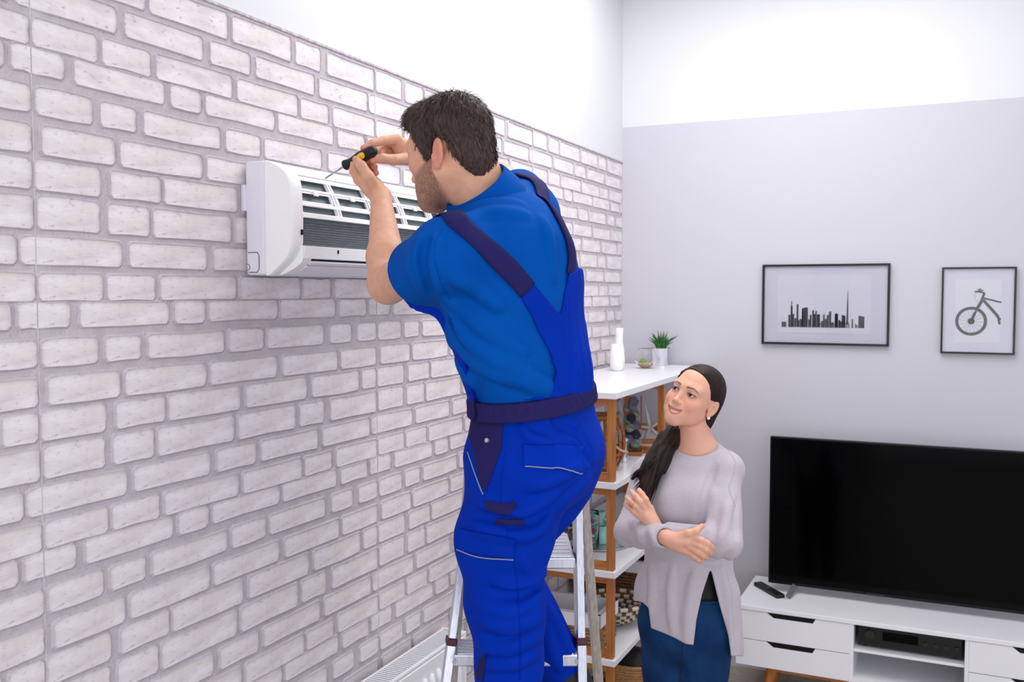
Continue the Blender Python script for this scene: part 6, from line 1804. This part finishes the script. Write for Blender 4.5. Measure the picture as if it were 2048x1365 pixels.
for i in range(240):
    t0 = rs.randint(6, len(cc) - 8); n_ = min(len(cc) - 1, t0 + rs.randint(6, 14)); off = rs.normal(size=3); off = off / np.linalg.norm(off)
    pts = []
    for j in range(t0, n_, 2):
        pts.append(cc[j][:3] + off * (max(0.004, cc[j][3]) * 1.03) + rs.normal(size=3) * 0.0012)
    if len(pts) > 2: stw.tube(catmull(pts, 2), [0.0012] * (2 * len(pts) - 2) + [0.0003], 4)
for i in range(90):
    e = rs.uniform(0, 1); sx_, sy_ = rs.normal() * 5, rs.normal() * 5
    en = P(1260 + 36 * e + rs.normal() * 2, 956 + 62 * e + rs.normal() * 5, 2.915 - 0.035 * e)
    p0 = P(1326 + sx_, 902 + sy_, 2.945 + rs.normal() * 0.008); m_ = P((1326 + 1260 + 36 * e) / 2 + 6 + sx_ * 0.6, (902 + 956 + 62 * e) / 2 - 3 + sy_ * 0.6, 2.905 - 0.01 * e + rs.normal() * 0.005)
    cv = catmull([p0, m_, en], 6); stw.tube(cv, list(np.linspace(0.0022, 0.0004, len(cv))), 4)
o_ = stw.build('hair_strands', 'hair_dark_s', wom, smooth=True); o_['kind'] = 'stuff'

# ---------- jeans
J = SDF(); wlegs(J); J.ecap((WT[0][0], 0.150, 0.110, WT[0][3], WT[0][4]), (WT[1][0], 0.135, 0.100, WT[1][3], WT[1][4]), 0.03)
jlo = WT[0][0] - 0.25; jhi = WT[0][0] + 0.25; jlo[2] = 0.10; jhi[2] = WT[1][0][2] + 0.06
J.disp(waves(41, 40, 0.003, 6, (0.6, 0.6, 1.3)), jlo, jhi); J.cut(V(0, 0, 0.12), V(0, 0, -1), 0.003)
J.cut(WT[1][0] + UZ * 0.03, UZ, 0.003)
jm = J.mesh(jlo, jhi, 0.0055); obj_from(jm, 'jeans', 'jeans', wom, label='dark blue denim jeans')
JB = bvh_of(jm)
surf_line(JB, [(1398, 1206), (1420, 1211), (1440, 1206)], 0.0013, 'pocket_seam', 'jeans_dark', wom, 0.0008)
surf_line(JB, [(1365, 1290), (1362, 1330), (1360, 1365)], 0.0013, 'inner_seam', 'jeans_dark', wom, 0.0008)
U_ = SDF(); wtorso(U_, -0.006); U_.cut(WT[1][0] + UZ * 0.012, -UZ, 0.003); U_.cut(WT[2][0] + UZ * 0.05, UZ, 0.003)
obj_from(U_.mesh(WT[2][0] - 0.25, WT[2][0] + 0.25, 0.007), 'undershirt', 'black', wom, label='black undershirt at the slit')

# ---------- sweater
def sweater(s, g=0.0):
    wtorso(s, 0.010 + g)
    a, b = WT[0], WT[1]
    low = (P(1378, 1330, WZ), 0.172 + g, 0.132 + g, a[3], a[4])
    s.ecap(low, (b[0], 0.152 + g, 0.118 + g, b[3], b[4]), 0.05)
    s.cone(LS, LE, 0.054 + g, 0.049 + g, 0.012); s.cone(LE, LE + (LW - LE) * 0.86, 0.049 + g, 0.036 + g, 0.02)
    s.cone(RS, RE, 0.055 + g, 0.049 + g, 0.03); s.cone(RE, RW, 0.049 + g, 0.032 + g, 0.012)
Sw = SDF(); sweater(Sw)
swlo = np.minimum.reduce([WT[0][0], RE, RW, LE, LW, P(1378, 1330, WZ)]) - 0.2; swhi = np.maximum.reduce([LS, RS, WT[0][0], RE]) + 0.16
swlo[2] = P(1378, 1340, WZ)[2]
def wfolds(s, specs):
    for pts, r in specs: s.chain([(P(*p), r) for p in [tuple(x) for x in catmull(pts, 3)]], 0.022)
wfolds(Sw, [([(1455, 985, 2.905), (1440, 1015, 2.89), (1425, 1035, 2.885)], 0.005), ([(1462, 1040, 2.89), (1452, 1055, 2.87), (1440, 1075, 2.855)], 0.006), ([(1270, 1045, 2.90), (1285, 1065, 2.87), (1280, 1085, 2.87)], 0.006)])
W0 = SDF(); sweater(W0); W0B = bvh_of(W0.mesh(swlo, swhi, 0.009))
for pts, r in [([(1430, 935), (1416, 968), (1405, 1005), (1394, 1042)], 0.0060), ([(1474, 1000), (1468, 1040), (1474, 1075)], 0.0035), ([(1405, 1122), (1432, 1130), (1462, 1108)], 0.0060), ([(1250, 1085), (1290, 1106), (1345, 1118)], 0.0050), ([(1300, 1040), (1330, 1046), (1372, 1052)], 0.0040)]:
    crease(Sw, W0B, pts, r, 0.003, 0.016, 'sub')
for pts, r in [([(1300, 1130), (1305, 1180), (1300, 1235)], 0.006), ([(1345, 1135), (1340, 1200), (1345, 1265)], 0.005), ([(1388, 1145), (1378, 1210), (1372, 1275)], 0.005), ([(1445, 1140), (1455, 1200), (1466, 1290)], 0.006), ([(1432, 985), (1422, 1030), (1415, 1060)], 0.006), ([(1455, 1010), (1450, 1050), (1440, 1085)], 0.006), ([(1262, 1040), (1280, 1062), (1282, 1090)], 0.005), ([(1300, 1062), (1308, 1080), (1306, 1100)], 0.004)]:
    crease(Sw, W0B, pts, r, -0.0025, 0.020)
Sw.disp(waves(51, 34, 0.0040, 6), swlo, swhi); Sw.disp(waves(55, 80, 0.0013, 6), swlo, swhi)
# hollow skirt with a side slit, uneven hem
In = SDF()
a, b = WT[0], WT[1]
ka, kb = P(1378, 1345, WZ), b[0]
ic = SDF().ecap((P(1378, 1345, WZ), 0.158, 0.118, a[3], a[4]), (b[0] + UZ * 0.02, 0.138, 0.104, b[3], b[4]), 0.0)
fn0 = ic.ops[0]; Sw.ops.append((fn0[0], fn0[1], fn0[2], 0.002, 'sub'))
Sw.fnmax(poly_fn([(1150, 780), (1560, 780), (1560, 1316), (1462, 1313), (1456, 1270), (1440, 1215), (1421, 1137), (1404, 1190), (1393, 1240), (1387, 1291), (1372, 1289), (1352, 1278), (1330, 1268), (1302, 1257), (1297, 1216), (1284, 1205), (1150, 1180)]), 0.003)
Sw.cone(RW + (RE - RW) * 0.45, RW + (RW - RE) * 0.3, 0.021, 0.027, 0.002, 'sub'); cuff = RW - nrm(RW - RE) * 0.012
Sw.cut(cuff, RW - RE, 0.002, bx(cuff, 0.05)[0], bx(cuff, 0.05)[1])
# neckline
NKN = nrm(UZ * 0.85 + fcam(28) * 0.55)
Sw.ell(P(1394, 872, 2.955), (0.082, 0.075, 0.052), np.stack([WT[3][3], np.cross(NKN, WT[3][3]), NKN], 1), 0.006, 'sub')
swm = Sw.mesh(swlo, swhi, 0.0045)
obj_from(swm, 'sweater', 'sweater', wom, label='pale grey knitted sweater with a side slit')
SWB = bvh_of(swm)
surf_line(SWB, [(1455, 900), (1470, 925), (1463, 960), (1458, 978), (1471, 1014)], 0.0009, 'shoulder_seam', 'sweater', wom, 0.0006)
MB().tube([cuff + frame(RW - RE) @ V(0.0305 * math.cos(t), 0.0305 * math.sin(t), -0.004) for t in np.linspace(0, 6.2832, 25)], 0.0042, 8, caps=False).build('cuff', 'sweater', wom, smooth=True)
rp_ = P(1268, 1011, 2.815)
MB().tube([rp_ + frame(P(1260, 1002, 2.827) - P(1270, 1012, 2.815)) @ V(0.0098 * math.cos(t), 0.0098 * math.sin(t), 0) for t in np.linspace(0, 6.2832, 21)], 0.0010, 6, caps=False).build('ring', 'gold', wom, smooth=True)
for ax2, dz_ in ((1400, -0.02), (1322, 0.03)):
    an = P(ax2, 1700, WZ + dz_); an[2] = 0.09; s = SDF(); F_ = fcam(28)
    s.cone(an, an + F_ * 0.13 + V(0, 0, -0.055), 0.042, 0.034, 0.03); s.cone(an + V(0, 0, -0.04), an + F_ * 0.13 + V(0, 0, -0.055), 0.044, 0.036, 0.03); s.cut(V(0, 0, 0.002), V(0, 0, -1), 0.002)
    obj_from(s.mesh(np.minimum(an, an + F_ * 0.13) - 0.12, np.maximum(an, an + F_ * 0.13) + 0.12, 0.006), 'shoe', 'shoe_white', wom)
print('woman built')
